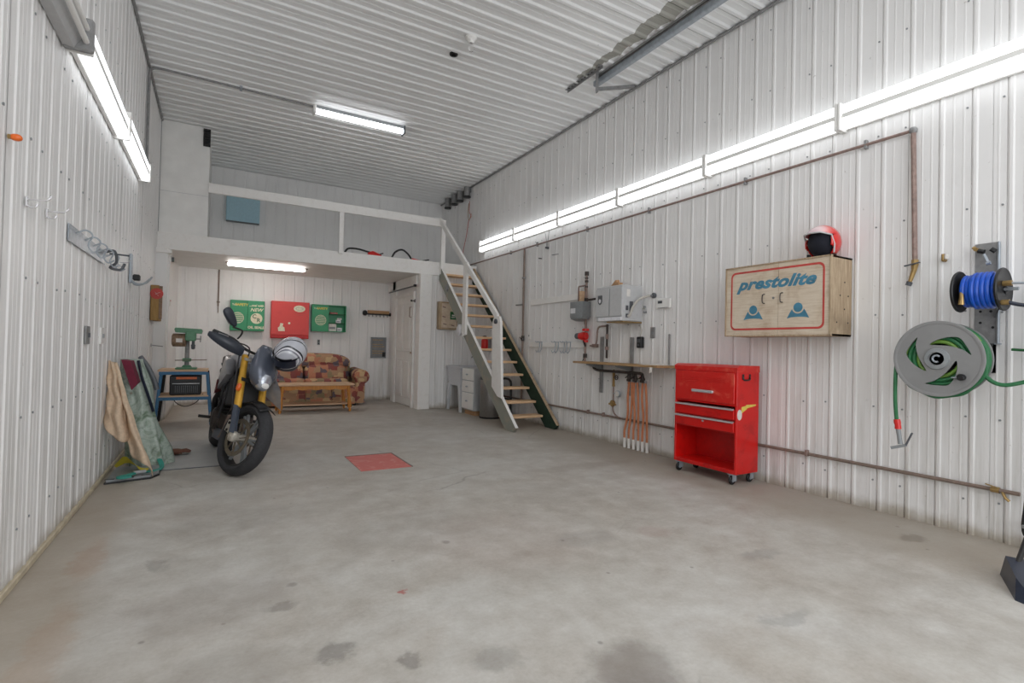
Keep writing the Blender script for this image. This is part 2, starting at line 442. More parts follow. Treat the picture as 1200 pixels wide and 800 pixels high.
    def build(self, name, mat, parent=None, smooth=True, ang=35, mods=None):
        me = bpy.data.meshes.new(name)
        bmesh.ops.recalc_face_normals(self.bm, faces=self.bm.faces)
        if smooth:
            for e in self.bm.edges:
                if len(e.link_faces) == 2:
                    e.smooth = e.calc_face_angle(0) < math.radians(ang)
            for f in self.bm.faces: f.smooth = True
        self.bm.to_mesh(me); self.bm.free()
        for m in (mat if isinstance(mat, list) else [mat]): me.materials.append(m)
        o = bpy.data.objects.new(name, me); col.objects.link(o)
        if parent is not None: o.parent = parent
        return o

def tag(o, label=None, cat=None, group=None, kind=None):
    if label: o['label'] = label
    if cat: o['category'] = cat
    if group: o['group'] = group
    if kind: o['kind'] = kind
    return o
def thing(name, label, cat, loc=(0, 0, 0), rz=0.0, group=None, rot=None):
    o = bpy.data.objects.new(name, None); o.empty_display_size = .1; col.objects.link(o)
    o.location = loc; o.rotation_euler = rot or (0, 0, rz)
    return tag(o, label, cat, group)
def part(name, mat, parent, fn, **k):
    b = MB(); fn(b); return b.build(name, mat, parent, **k)
def copy_tree(o, parent=None):
    c = o.copy(); col.objects.link(c)
    if parent is not None: c.parent = parent
    for ch in [x for x in o.children]: copy_tree(ch, c)
    return c
RWZ, LWZ = -PI / 2, PI / 2      # turn of things on the right / left wall: local x along the wall, local -y into the room
def Rz(a): return Matrix.Rotation(a, 4, 'Z')
def Rx(a): return Matrix.Rotation(a, 4, 'X')
def Ry(a): return Matrix.Rotation(a, 4, 'Y')
def T(x, y, z): return Matrix.Translation((x, y, z))
FRONT = Matrix(((1, 0, 0, 0), (0, 0, 1, 0), (0, 1, 0, 0), (0, 0, 0, 1)))   # polygon xy -> local xz, thickness along +y

def text(s, size, parent, mat, x, z, y, name='lettering', shear=0, ext=.0006, bold=0.0, sx=1.0, space=1.0):
    c = bpy.data.curves.new('t', 'FONT'); c.body = s; c.size = size; c.shear = shear; c.extrude = ext; c.offset = bold
    c.align_x = 'CENTER'; c.align_y = 'CENTER'; c.space_character = space; c.resolution_u = 3
    t = bpy.data.objects.new('t', c); col.objects.link(t)
    me = bpy.data.meshes.new_from_object(t); bpy.data.objects.remove(t)
    me.transform(T(x, y, z) @ Matrix.Rotation(PI / 2, 4, 'X') @ Matrix.Diagonal((sx, 1, 1, 1)))
    me.materials.clear(); me.materials.append(mat)
    o = bpy.data.objects.new(name, me); col.objects.link(o); o.parent = parent; return o

# ------------------------------------------------------------------ room shell
def profile(w, start, big=False):
    """ribbed sheet cross section: (u, height) across a sheet; ribs centred at start + k*RIB"""
    pts = [(0, 0)]; k = 0
    g = -.0090; gw = .009 if big == 'seam' else .0045
    while True:
        c = start + k * RIB; k += 1
        if c - .03 > w: break
        for du, h in (((-.030, 0), (-.014, .015), (.014, .015), (.030, 0), (.031, g), (.035, g), (.036, 0), (.075, 0), (.079, .003), (.087, .003), (.091, 0)) if big is True else ((-.016, 0), (-.007, .0055), (.007, .0055), (.016, 0), (.0165, g), (.0165 + gw, g), (.017 + gw, 0), (.052, 0), (.056, .0014), (.062, .0014), (.066, 0), (.105, 0), (.109, .0014), (.115, .0014), (.119, 0))):
            u = c + du
            if 0 < u < w: pts.append((u, h))
    pts.append((w, 0)); return pts
MESHES = {}
def sheets(parent, name, mat, u0, u1, phase, length, place, big=False):
    """row of ribbed sheets between u0 and u1; place(u, h, v) -> point; v runs 0..length"""
    W = RIB * 4; i = 0; u = phase - RIB / 2
    while u > u0: u -= W
    while u < u1 - .001:
        a, b = max(u, u0), min(u + W, u1)
        first = RIB / 2 - (a - u)
        while first < 0: first += RIB
        pr = profile(b - a - .0015, first, big)
        bm = MB(); h0 = .0012 * (i % 2)
        bm.strip([place(a + p[0], p[1] + h0 + .0095, 0) for p in pr], [place(a + p[0], p[1] + h0 + .0095, length) for p in pr])
        bm.build(name, mat, parent, smooth=False)
        u += W; i += 1

def solid(name, lo, hi, mat, parent=None, b=0.0):
    o = MB().bb(lo, hi, b).build(name, mat, parent, smooth=False)
    if parent is None: o['kind'] = 'structure'
    return o

floor = solid('floor', (LX - .3, NY - .3, -.15), (RX + .3, BY + .3, 0), M['floor'])
ceiling = solid('ceiling', (LX - .3, NY - .3, CZ + .02), (RX + .3, BY + .3, CZ + .12), M['ceil'])
sheets(ceiling, 'ceiling_panel', M['ceil'], NY, BY, 7.0, RX - LX, lambda u, h, v: (LX + v, u, CZ + .017 - h), True)
wr = solid('wall_right', (RX, NY - .1, 0), (RX + .15, BY + .15, CZ + .02), M['wall'])
sheets(wr, 'wall_panel', M['wall'], NY, BY, 2.753, CZ, lambda u, h, v: (RX - h, u, v))
wl = solid('wall_left', (LX - .15, NY - .1, 0), (LX, BY + .15, CZ + .02), M['wall'])
sheets(wl, 'wall_panel', M['wall'], NY, FY - .03, 2.88, CZ, lambda u, h, v: (LX + h, u, v))
wb = solid('wall_back', (LX - .15, BY, 0), (RX + .15, BY + .15, CZ + .02), M['wall'])
sheets(wb, 'wall_panel', M['wall'], LX, RX, .02, CZ, lambda u, h, v: (u, BY - h, v), 'seam')
# wall behind the camera, with the raised overhead door's opening
wf = MB().bb((LX, NY - .15, 0), (-.5, NY, CZ)).bb((3.9, NY - .15, 0), (RX, NY, CZ)).bb((-.5, NY - .15, 3.75), (3.9, NY, CZ)).build('wall_front', M['wall'], smooth=False)
wf['kind'] = 'structure'
# screws in rows on the ribbed sheets
def screws(parent, pts, nrm):
    b = MB()
    n = Vector(nrm)
    for p in pts: b.cyl(Vector(p), Vector(p) + n * .005, .0065, 6)
    o = b.build('screw_row', M['grey_mid'], parent, smooth=False); o['kind'] = 'stuff'
ps = []
for z in (.22, .74, 1.40, 2.05, 2.72, 3.4, 3.95):
    k = 0; y = 2.753 + .0385 - RIB * 30
    while y < BY:
        if y > -1: ps.append((RX - .010, y + random.uniform(-.006, .006), z + random.uniform(-.012, .012)))
        y += RIB * (2 if k % 2 else 1) * 1.0; k += 1
screws(wr, ps, (-1, 0, 0))
ps = []
for z in (.25, .74, 1.36, 2.0, 2.55, 3.3):
    k = 0; y = 2.88 + .0385 - RIB * 20
    while y < FY - .1:
        if y > 0: ps.append((LX + .010, y, z + random.uniform(-.012, .012)))
        y += RIB * (2 if k % 2 else 1); k += 1
screws(wl, ps, (1, 0, 0))

# boxed-out left wall beyond the loft front, and the tall smooth panel above it
solid('wall_left_lower', (LX, FY - .02, 0), (-.60, BY, 2.37), M['wall'])
wp = solid('wall_loft', (LX, FY, 2.59), (-.165, BY, CZ), M['white'])
MB().bb((LX + .002, FY - .004, 3.18), (-.165, FY, 3.184)).build('panel_joint', M['grey_light'], wp, smooth=False)
solid('trim_1', (LX + .002, FY - .016, 2.6), (LX + .018, FY + .0, CZ), M['grey_dark'])      # dark strip in the corner
# loft floor slab with its fascia
lf = solid('loft_floor', (LX, FY + .04, 2.365), (RX, BY, 2.59), M['white'])
solid('fascia', (LX, FY - .03, 2.364), (RX - .02, FY + .04, 2.6), M['white_old'], lf, .004)
# partition with the door, and the wall under the loft on the right
wpart = solid('wall_partition', (DX + .02, FY, 0), (DX + .14, BY, 2.365), M['wall'])
sheets(wpart, 'wall_panel', M['wall'], FY + .2, BY, 8.9, 2.34, lambda u, h, v: (DX + .02 - h * .6, u, v))
wr2 = solid('wall_under_loft', (DX + .14, FY, 0), (RX, FY + .12, 2.365), M['wall'])
sheets(wr2, 'wall_panel', M['wall'], 3.26, RX, 3.36, 2.36, lambda u, h, v: (u, FY - h, v), 'seam')
po = solid('trim_2', (DX - .005, FY - .06, 0), (3.262, FY + .15, 2.364), M['white_old'], None, .006)    # loft post
solid('trim_3', (LX, FY - .16, 0), (-.615, FY - .02, 2.31), M['wall'], None, .004)                     # post carrying the left end of the beam
MB().bb((LX, FY - .20, 2.29), (-.57, FY - .03, 2.335), .006).bb((LX, FY - .18, 2.335), (-.62, FY - .03, 2.36), .003).build('trim_4', M['white_old'], smooth=False)['kind'] = 'structure'
solid('trim_5', (DX - .03, 9.92, 0), (DX + .02, 10.10, 2.36), M['white'])    # flat white casing beside the door
solid('trim_6', (DX - .03, FY + .1, 2.19), (DX + .02, BY, 2.36), M['white'])
solid('trim_7', (-.60, BY - .03, 0), (-.56, BY, 2.36), M['white'])
solid('baseboard_left', (LX, NY, 0), (LX + .026, FY - .2, .035), M['kerb'], None, .005)
# conduit tubes run in the ceiling corners
for nm, x in (('trim_8', RX - .03), ('trim_9', LX + .025)):
    o = MB().tube([(x, NY, CZ - .018), (x, BY - .01 if x > 0 else FY - .02, CZ - .018)], .014, 8).build(nm, M['steel_dull']); o['kind'] = 'structure'
solid('trim_10', (LX + .0, NY, CZ - .004), (LX + .02, FY, CZ + .014), M['grey_mid'])
solid('trim_11', (RX - .022, NY, CZ - .004), (RX, BY, CZ + .014), M['grey_mid'])

# door in the partition
def door():
    t = bpy.data.objects.new('door_1', None); col.objects.link(t); t['kind'] = 'structure'
    t.location = (DX + .005, 9.39, 0); t.rotation_euler = (0, 0, -PI / 2)
    # local x along the wall (towards the camera), local -y into the room
    w, h = .96, 2.02
    part('door_panel', M['white'], t, lambda b: b.bb((-w / 2, -.012, .01), (w / 2, .02, h)))
    for x0, x1, z0, z1 in ((-.40, -.05, .15, .86), (.05, .40, .15, .86), (-.40, -.05, 1.0, 1.9), (.05, .40, 1.0, 1.9)):
        part('raised_panel', M['white'], t, lambda b: b.bb((x0, -.026, z0), (x1, -.012, z1), .008).bb((x0 + .05, -.032, z0 + .05), (x1 - .05, -.02, z1 - .05), .006))
    part('door_frame', M['white'], t, lambda b: b.bb((-w / 2 - .06, -.03, 0), (-w / 2, .02, h + .06)).bb((w / 2, -.03, 0), (w / 2 + .06, .02, h + .06)).bb((-w / 2, -.03, h), (w / 2, .02, h + .06)))
    part('door_knob', M['brass'], t, lambda b: b.lathe([(.012, 0), (.012, -.04), (.028, -.045), (.03, -.065), (.02, -.075)], 14, T(.42, -.03, .98) @ Rx(-PI / 2) @ Matrix.Diagonal((1, 1, -1, 1))))
    part('pull_bar', M['brown_pipe'], t, lambda b: b.tube([(.43, -.03, 1.62), (.43, -.06, 1.62), (.43, -.06, 1.80), (.43, -.03, 1.80)], .008, 6))
door()
t = thing('header_shadow_bar', 'thin dark bar standing in for the header shadow above the white door under the loft', 'rail', (DX - .035, 9.2, 2.165), RWZ)  # dark bar added to draw the shadow line of the door header
part('bar', M['grey_dark'], t, lambda b: b.bb((-1.1, -.02, -.008), (.52, 0, .008)))
part('end_disc', M['black_matte'], t, lambda b: b.cyl((.5, -.045, 0), (.5, 0, 0), .022, 12))
t = thing('coat_peg', 'single dark peg on the post edge beside the white door', 'hook', (DX - .03, 8.76, 1.90), RWZ)
part('peg', M['black_matte'], t, lambda b: b.cyl((0, -.06, 0), (0, 0, 0), .010, 8).sell((0, -.065, 0), (.02, .02, .02), 1, 8, 6))
part('back_plate', M['black_matte'], t, lambda b: b.bb((-.02, -.006, -.03), (.02, .0, .03)))

# floor slab patch and hatch
solid('floor_slab', (-.46, 5.23, 0), (.07, 6.65, .006), M['slab'])
solid('floor_joint', (-.46, 5.222, 0), (.07, 5.23, .0065), M['grey_dark'])
t = thing('floor_hatch', 'faded red square hatch plate set in the concrete floor', 'hatch', (1.348, 4.86, 0))
part('frame', M['brown_pipe'], t, lambda b: b.bb((-.235, .305, 0), (.235, .325, .007)).bb((.222, -.33, 0), (.235, .325, .007)))
part('plate', M['hatch'], t, lambda b: b.bb((-.232, -.33, 0), (.22, .303, .005), .001), smooth=False)

# ------------------------------------------------------------------ fluorescent fixtures
def fixture(name, label, loc, rz, L, group, h=.20, lit='tube', depth=.062, r=.038):
    t = thing(name, label, 'light', loc, rz, group)
    part('housing', M['white'], t, lambda b: b.bb((-L / 2 + .02, -.028, -h / 2 + .01), (L / 2 - .02, 0, h / 2 - .01), .004).hull([(x, y, z) for x in (-L / 2 + .03, L / 2 - .03) for y, z in ((-.028, -.024), (-.028, .024), (-depth - r * .8, -.017), (-depth - r * .8, .017))]))
    for z in (h / 4 + .006, -h / 4 - .006):
        part('tube', M[lit], t, lambda b: b.tube([(-L / 2 + .025, -depth, z), (L / 2 - .025, -depth, z)], r, 12))
    for s in (-1, 1):
        part('end_plate', M['white'], t, lambda b: b.bb((s * (L / 2 - .012) - .010, -depth - r - .006, -h / 2 - .004), (s * (L / 2 - .012) + .010, 0, h / 2 + .004), .004))
    return t
joints = [8.33, 7.10, 5.87, 4.65, 3.40, 2.165, .93, -.31, -1.55]
names = ['at the far end of the row', 'second from far end, above the hook rail', 'third from the far end', 'fourth from far end, above the boiler', 'fifth from far end, above the printed cabinet', 'nearest in view, above the upper pipe corner', 'past the right edge of the view', 'far behind the right edge of the view']
for i in range(8):
    a, b_ = joints[i + 1], joints[i]
    fixture('fluorescent_light', 'lit tube light on the right wall, ' + names[i], (RW + .002, (a + b_) / 2, 2.915), RWZ, b_ - a, 'lit tube lights along the right wall')
fixture('fluorescent_light', 'lit twin tube light on the left wall, nearer of the two lit ones', (LW, 4.36, 2.765), LWZ, 1.42, 'lit tube lights on the left wall', .18)
fixture('fluorescent_light', 'lit twin tube light on the left wall, farther one ending near the loft', (LW, 5.79, 2.82), LWZ, 1.42, 'lit tube lights on the left wall', .18)
t = thing('fluorescent_light', 'unlit tube light with grey metal housing at upper left of the left wall', 'light', (LW, 2.75, 2.72), LWZ)
part('housing', M['grey_light'], t, lambda b: b.hull([(x, y, z) for x in (-.8, .8) for y, z in ((0, -.08), (0, .08), (-.05, -.085), (-.08, -.03), (-.08, .03), (-.05, .085))]))
part('end_cap', M['steel_dull'], t, lambda b: b.bb((.76, -.13, -.09), (.80, 0, .09), .01))
part('tube', M['white'], t, lambda b: b.tube([(-.78, -.10, .03), (.76, -.10, .03)], .014, 10))
part('tube', M['white'], t, lambda b: b.tube([(-.78, -.10, -.04), (.76, -.10, -.04)], .014, 10))
# ceiling strip light with its conduit
t = thing('ceiling_light', 'lit strip light under the ribbed ceiling at the end of a conduit', 'light', (1.60, 7.04, CZ + .001))
part('housing', M['grey_mid'], t, lambda b: b.bb((-.60, -.06, -.05), (.60, .06, 0), .006))
part('tube_cover', M['tube_dim'], t, lambda b: b.tube([(-.57, -.03, -.075), (.57, -.03, -.075)], .036, 12))
part('end_cap', M['white'], t, lambda b: b.bb((-.61, -.075, -.115), (-.575, .06, -.0), .01))
part('end_cap', M['grey_dark'], t, lambda b: b.bb((.578, -.075, -.115), (.60, .06, 0), .006))
t = thing('conduit', 'grey conduit running up the left wall and across the ceiling to the strip light', 'conduit', (LW, 7.0, 2.85))
part('pipe', M['steel_dull'], t, lambda b: b.tube(cr([(.014, 0, 0), (.014, 0, .4), (.014, 0, 1.2), (.03, 0, 1.27), (.10, 0, 1.30), (.4, 0, 1.303), (1.74, .03, 1.303)], 5), .013, 8))
part('clip', M['steel'], t, lambda b: b.bb((.9, -.03, 1.29), (.93, .06, 1.32)))
t = thing('loft_light', 'lit strip light under the loft above the sofa', 'light', (.683, 9.30, 2.364))
part('housing', M['brown_pipe'], t, lambda b: b.bb((-.60, -.03, -.012), (.62, .09, 0), .002))
part('diffuser', M['tube_warm'], t, lambda b: b.bb((-.57, -.03, -.055), (.57, .05, -.012), .012))
part('end_cap', M['white'], t, lambda b: b.bb((-.585, -.033, -.057), (-.57, .053, -.01)))
part('end_cap', M['white'], t, lambda b: b.bb((.57, -.033, -.057), (.585, .053, -.01)))
# bulb, black cap
t = thing('bulb_holder', 'bare clear bulb in a white porcelain holder on the ceiling', 'lamp', (2.10, 4.62, CZ))
part('holder', M['white'], t, lambda b: b.lathe([(.058, 0), (.056, -.018), (.04, -.03), (.028, -.045), (.026, -.065), (.02, -.066)], 20))
part('bulb', M['bulb'], t, lambda b: b.lathe([(.013, -.062), (.016, -.078), (.03, -.105), (.03, -.125), (.018, -.142), (.004, -.147)], 16))
t = thing('junction_cover', 'small round black cap on the ceiling beside the bare bulb', 'cap', (2.07, 4.99, CZ + .004))
part('rim', M['black_matte'], t, lambda b: b.lathe([(.045, 0), (.043, -.014), (.028, -.02), (.026, -.012)], 18))
part('socket', M['black'], t, lambda b: b.lathe([(.02, 0), (.02, -.012)], 12))

# ------------------------------------------------------------------ overhead door track and hanger
t = thing('door_track', 'galvanised overhead door track hung below the ceiling near the right wall', 'track', (3.63, 0, 4.10))
def trk(b):
    pr = [(-.03, .028), (-.03, -.02), (-.022, -.028), (.022, -.028), (.03, -.02), (.03, .0), (.024, .0), (.024, -.018), (.018, -.022), (-.018, -.022), (-.024, -.018), (-.024, .028)]
    b.rings([[(x, y, z) for x, z in pr] for y in (NY + .05, 4.58)])
part('rail', M['steel'], t, trk, smooth=False)
part('back_angle', M['steel_dull'], t, lambda b: b.bb((-.05, NY + .05, .03), (.0, 4.50, .036)).bb((-.05, NY + .05, .03), (-.045, 4.5, .06)))
for i, y in enumerate((4.46, 1.2, -1.6)):
    part('hanger', M['steel_dull'], t, lambda b: b.bb((-.075, y - .018, -.16), (-.068, y + .018, .075)).bb((-.105, y - .018, -.16), (-.068, y - .014, .07)))
part('brace', M['steel_dull'], t, lambda b: b.bar((-.07, 4.47, -.13), (.47, 4.46, .045), .032, .005).bar((-.07, 4.455, -.115), (.47, 4.445, .06), .004, .03))
t = thing('slotted_angle', 'slotted grey angle iron fixed to the ceiling at the end of the door track', 'bracket', (3.50, 4.64, CZ - .002))
part('flange', M['steel_dull'], t, lambda b: b.bb((-.022, -.32, -.006), (.022, .32, 0)).bb((.018, -.32, -.03), (.022, .32, 0)))
o = part('slot', M['black_matte'], t, lambda b: [b.bb((-.010, -.29 + k * .06, -.0075), (.004, -.265 + k * .06, -.0055)) for k in range(10)]); o['kind'] = 'stuff'

# black slotted block on the loft panel, four short duct ends in the far corner
t = thing('slotted_block', 'black slotted block at the top corner of the tall white loft panel', 'vent', (-.205, FY, 3.90))
part('back', M['black_matte'], t, lambda b: b.bb((-.045, -.02, 0), (.045, 0, .25)))
for k in range(6):
    part('fin', M['black'], t, lambda b: b.bb((-.045 if k % 2 else -.03, -.045, .012 + k * .04), (.045 if k % 2 else .03, -.02, .03 + k * .04)))
lab = ['farthest in the corner', 'second from the corner', 'third from the corner', 'nearest, above the red wires']
for i, (y, s) in enumerate(((9.90, 1), (9.56, 1), (9.28, 1), (8.95, 1.05))):
    t = thing('duct_stub', 'short grey duct stub with black rim under the ceiling, ' + lab[i], 'duct', (RW - .075, y, 3.965), 0, 'duct stubs in the far ceiling corner')
    part('sleeve', M['steel_dull'], t, lambda b: b.lathe([(.055, .01), (.055, .10), (.06, .19)], 14, cap=False))
    part('rim', M['black'], t, lambda b: b.lathe([(.05, -.012), (.068 * s, -.01), (.068 * s, .014), (.055, .016)], 16))
    part('arm', M['steel_dull'], t, lambda b: b.bb((.04, -.015, .10), (.078, .015, .17)))
t = thing('loose_wires', 'thin red wires hanging on the right wall below the duct stubs', 'wire', (RW, 9.0, 2.75), RWZ)
part('red_wire', M['red_flat'], t, lambda b: b.tube(cr([(.03, -.01, 1.15), (.05, -.02, .95), (.14, -.02, .84), (.04, -.01, .80), (.0, -.01, .75), (-.08, -.01, .5), (-.2, -.01, .25), (-.26, -.01, .05)], 5), .005, 5))
part('yellow_wire', M['tan_wood'], t, lambda b: b.tube(cr([(.0, -.01, 1.12), (-.03, -.01, .95), (.03, -.02, .80), (.10, -.02, .82), (.12, -.01, .9)], 5), .005, 5))

# ------------------------------------------------------------------ loft railing and loft things
t = thing('loft_railing', 'white board railing along the front edge of the loft', 'railing', (0, FY - .05, 2.364))
part('top_rail', M['white_old'], t, lambda b: b.bb((-.165, -.02, .865), (3.44, .02, 1.005), .004))
part('post', M['white_old'], t, lambda b: b.bb((1.655, -.02, .2), (1.725, .018, .866), .004))
part('end_post', M['white_old'], t, lambda b: b.hull([(x, y, z) for x in (3.40, 3.475) for y in (-.045, .018) for z in (.02, .985)]))
t = thing('blue_board', 'pale blue flat box on the back wall above the loft', 'box', (.34, BW, 3.235))
part('box', M['blue_panel'], t, lambda b: b.bb((-.265, -.10, 0), (.265, 0, .46), .006))
part('lower_edge', M['grey_dark'], t, lambda b: b.bb((-.262, -.098, -.012), (.262, -.02, 0)))
def loft_tool(x, label, k):
    t = thing('pump_tool', label, 'tool', (x, 8.76, 2.602))
    part('body', M['red_bright'], t, lambda b: b.hull([(.12, -.05, 0), (.12, .05, 0), (.12, 0, .07), (.36, -.05, 0), (.36, .05, 0), (.34, 0, .05), (.2, .03, .09), (.2, -.03, .09)]) if k == 0 else b.hull([(.2, -.05, 0), (.2, .05, 0), (.25, 0, .05), (.5, -.03, 0), (.5, .03, 0)]))
    part('handle_hose', M['black'], t, lambda b: b.tube(cr([(-.26, 0, .02), (-.2, 0, .09), (-.05, 0, .10), (.1, 0, .075), (.2, 0, .06)] if k == 0 else [(-.12, 0, .01), (-.06, 0, .12), (.06, 0, .175), (.17, 0, .11), (.24, 0, .02)], 6), .016, 8))
    part('trigger', M['black'], t, lambda b: b.bar((.3, 0, .04), (.38, 0, .075), .02, .02) if k == 0 else b.bar((.44, 0, .02), (.56, 0, .05), .02, .02))
loft_tool(2.05, 'red tool with long black hose lying on the loft edge, left one', 0)
loft_tool(2.70, 'red tool with arched black hose lying on the loft edge, right one', 1)

# ------------------------------------------------------------------ stair
YB, YT = 5.98, 8.60; SL = 2.50 / (YT - YB)
t = thing('loft_stair', 'steep open wooden stair with white edged boards up to the loft', 'stairs', (3.75, 0, 0))
def stringer(x0, x1, mat, mat2, face, nm):
    def f(b):
        poly = [(5.86, 0), (6.08, 0), (YT + .02, 2.29), (YT + .02, 2.57), (5.80, .06)]
        b.prism(poly, x1 - x0, Matrix(((0, 0, 1, x0), (1, 0, 0, 0), (0, 1, 0, 0), (0, 0, 0, 1))))
    o = part(nm, mat, t, f, smooth=False)
    def e(b):
        d = Vector((0, YT + .02 - 5.80, 2.57 - .06)).normalized(); n = Vector((0, -d.z, d.y))
        a, c = Vector((0, 5.80, .06)), Vector((0, YT + .02, 2.57))
        pts = [p + q + Vector((x, 0, 0)) for p in (a, c) for q in (Vector((0, 0, 0)), n * .006) for x in (x0 - .001, x1 + .001)]
        b.hull(pts)
    part('edge_face', mat2, o, e, smooth=False)
    return o
s1 = stringer(-.345, -.305, M['stair_side'], M['white_old'], -1, 'stringer')
s2 = stringer(.305, .35, M['stair_green'], M['old_wood'], 1, 'stringer')
for i in range(1, 14):
    z = .185 * i - .02; y = YB + (YT + .03 - YB) * i / 14
    part('tread', M['pine'], t, lambda b: b.bb((-.305, y - .03, z - .034), (.305, y + .17, z), .004), smooth=False)
def board(a, b_, w, th, bm): bm.bar(a, b_, th, w, (1, 0, 0))
hx = -.365
hr = part('handrail', M['white_old'], t, lambda b: b.hull([(hx + dx, y, z + dz) for y, z in ((8.56, 3.34), (6.32, 1.53)) for dx in (-.02, .02) for dz in (-.055, .045)]), smooth=False)
part('rail_post', M['white_old'], t, lambda b: b.hull([(hx + dx, y, z) for dx in (-.018, .018) for y, z in ((7.37, 1.30), (7.46, 1.27), (7.36, 2.44), (7.48, 2.46), (7.50, 1.36))]), smooth=False)
part('rail_post', M['white_old'], t, lambda b: b.hull([(hx + dx - .01, y, z) for dx in (-.018, .018) for y, z in ((6.24, .44), (6.12, .42), (6.41, .56), (6.20, 1.46), (6.24, 1.54), (6.38, 1.54), (6.43, 1.46))]), smooth=False)
part('post_cap', M['grey_dark'], t, lambda b: b.lathe([(.035, 0), (.035, .02), (.02, .03)], 16, T(hx - .03, 6.31, 1.47) @ Ry(-PI / 2)), smooth=True)['label'] = 'round dark bolt cap on the lower post'
part('round_fitting', M['label_white'], t, lambda b: b.lathe([(.09, 0), (.09, .03), (.07, .045), (.03, .05)], 20, T(-.345, 7.62, 1.38) @ Ry(-PI / 2)))['label'] = 'round white and blue fitting on the left board'
part('bracket', M['steel_dull'], t, lambda b: b.bb((-.352, 8.15, 2.08), (-.345, 8.30, 2.16)).bb((-.356, 8.2, 2.04), (-.345, 8.22, 2.2)))

# ------------------------------------------------------------------ things under / beyond the stair
t = thing('laundry_tub', 'grey plastic laundry tub on legs behind the stair', 'sink', (3.56, 8.235, 0), RWZ)
def tub(b):
    b.rings([[(sx * (w), .27 + sy * d, z) for sx, sy in ((-1, -1), (1, -1), (1, 1), (-1, 1))] for w, d, z in ((.25, .24, .44), (.275, .265, .74), (.30, .285, .745), (.30, .285, .775), (.28, .265, .775), (.26, .245, .74), (.23, .22, .50))])
part('basin', M['tub'], t, tub, ang=50)
for sx in (-1, 1):
    for sy in (0, 1):
        part('leg', M['tub'], t, lambda b: b.hull([(sx * .27 + dx, .03 + sy * .48 + dy, 0) for dx in (-.02, .02) for dy in (-.02, .02)] + [(sx * (.225) + dx, .03 + sy * .48 + dy, .46) for dx in (-.05, .05) for dy in (-.02, .02)]))
part('tap', M['chrome'], t, lambda b: b.tube(cr([(0, .5, .77), (0, .5, .92), (0, .42, .97), (0, .34, .92)], 5), .012, 8))
t = thing('drawer_cabinet', 'white three drawer cabinet under the stair between the tub and the steel bin', 'cabinet', (3.60, 7.70, 0), RWZ)
part('body', M['grey_light'], t, lambda b: b.bb((-.22, .0, .075), (.22, .45, .765), .004))
for z0, z1 in ((.095, .355), (.37, .55), (.565, .75)):
    dz = z0; o = part('drawer', M['white'], t, lambda b: b.bb((-.21, -.018, z0), (.21, 0, z1), .006))
    part('knob', M['steel'], o, lambda b: b.sell((0, -.03, (z0 + z1) / 2), (.03, .014, .012), .7, 10, 6))
part('plinth', M['cardboard'], t, lambda b: b.bb((-.17, .03, 0), (.20, .43, .075)))
t = thing('steel_bin', 'brushed stainless round bin standing under the stair', 'bin', (3.77, 7.22, 0))
part('body', M['stainless'], t, lambda b: b.lathe([(.165, .02), (.17, .03), (.17, .60), (.165, .61)], 32))
part('base_ring', M['black'], t, lambda b: b.lathe([(.172, 0), (.172, .025)], 32))
part('lid', M['grey_dark'], t, lambda b: b.lathe([(.172, .60), (.172, .635), (.12, .66), (.03, .665)], 32))
t = thing('red_can', 'red container with black top seen between the stair treads', 'can', (RW - .11, 7.98, 1.05))
part('body', M['red_bright'], t, lambda b: b.lathe([(.055, 0), (.06, .01), (.06, .17), (.05, .2)], 18))
part('lid', M['black'], t, lambda b: b.lathe([(.035, .2), (.035, .25), (.02, .26)], 14).bar((-.01, 0, .25), (-.01, .10, .23), .02, .015))
part('wall_bracket', M['steel_dull'], t, lambda b: b.bb((.055, -.02, .02), (.11, .02, .2)).bb((-.06, -.06, -.01), (.11, .06, 0)))
t = thing('hand_truck', 'black tube framed cart behind the lower stair treads', 'cart', (4.0, 7.14, 0))
part('frame', M['black_matte'], t, lambda b: b.tube(cr([(0, -.16, .02), (0, -.16, .5), (0, -.12, .60), (0, 0, .62), (0, .12, .60), (0, .16, .5), (0, .16, .02)], 5), .018, 8))
part('toe_plate', M['black_matte'], t, lambda b: b.bb((-.1, -.17, 0), (.05, .17, .012)))
part('cross_bar', M['black_matte'], t, lambda b: b.cyl((0, -.16, .3), (0, .16, .3), .012, 8))

# wood box on the wall under the loft
t = thing('wooden_box', 'pale wooden box with a green label on the wall under the loft', 'box', (3.56, FW + .002, 1.41))
part('box', M['old_wood'], t, lambda b: b.bb((-.18, -.10, 0), (.18, 0, .49), .006))
part('front_board', M['printed'], t, lambda b: b.bb((-.13, -.108, .03), (.16, -.10, .46), .003))
part('label', M['green_dark'], t, lambda b: b.bb((.03, -.112, .18), (.16, -.108, .32)))
part('label_mark', M['paper'], t, lambda b: b.bb((.06, -.114, .24), (.14, -.112, .265)).bb((.05, -.114, .21), (.12, -.112, .222)))
for x, z in ((-.09, .40), (-.09, .23), (-.07, .10), (.08, .08)):
    part('hook', M['copper'], t, lambda b: b.bar((x - .03, -.113, z), (x + .03, -.113, z - .015), .006, .02))

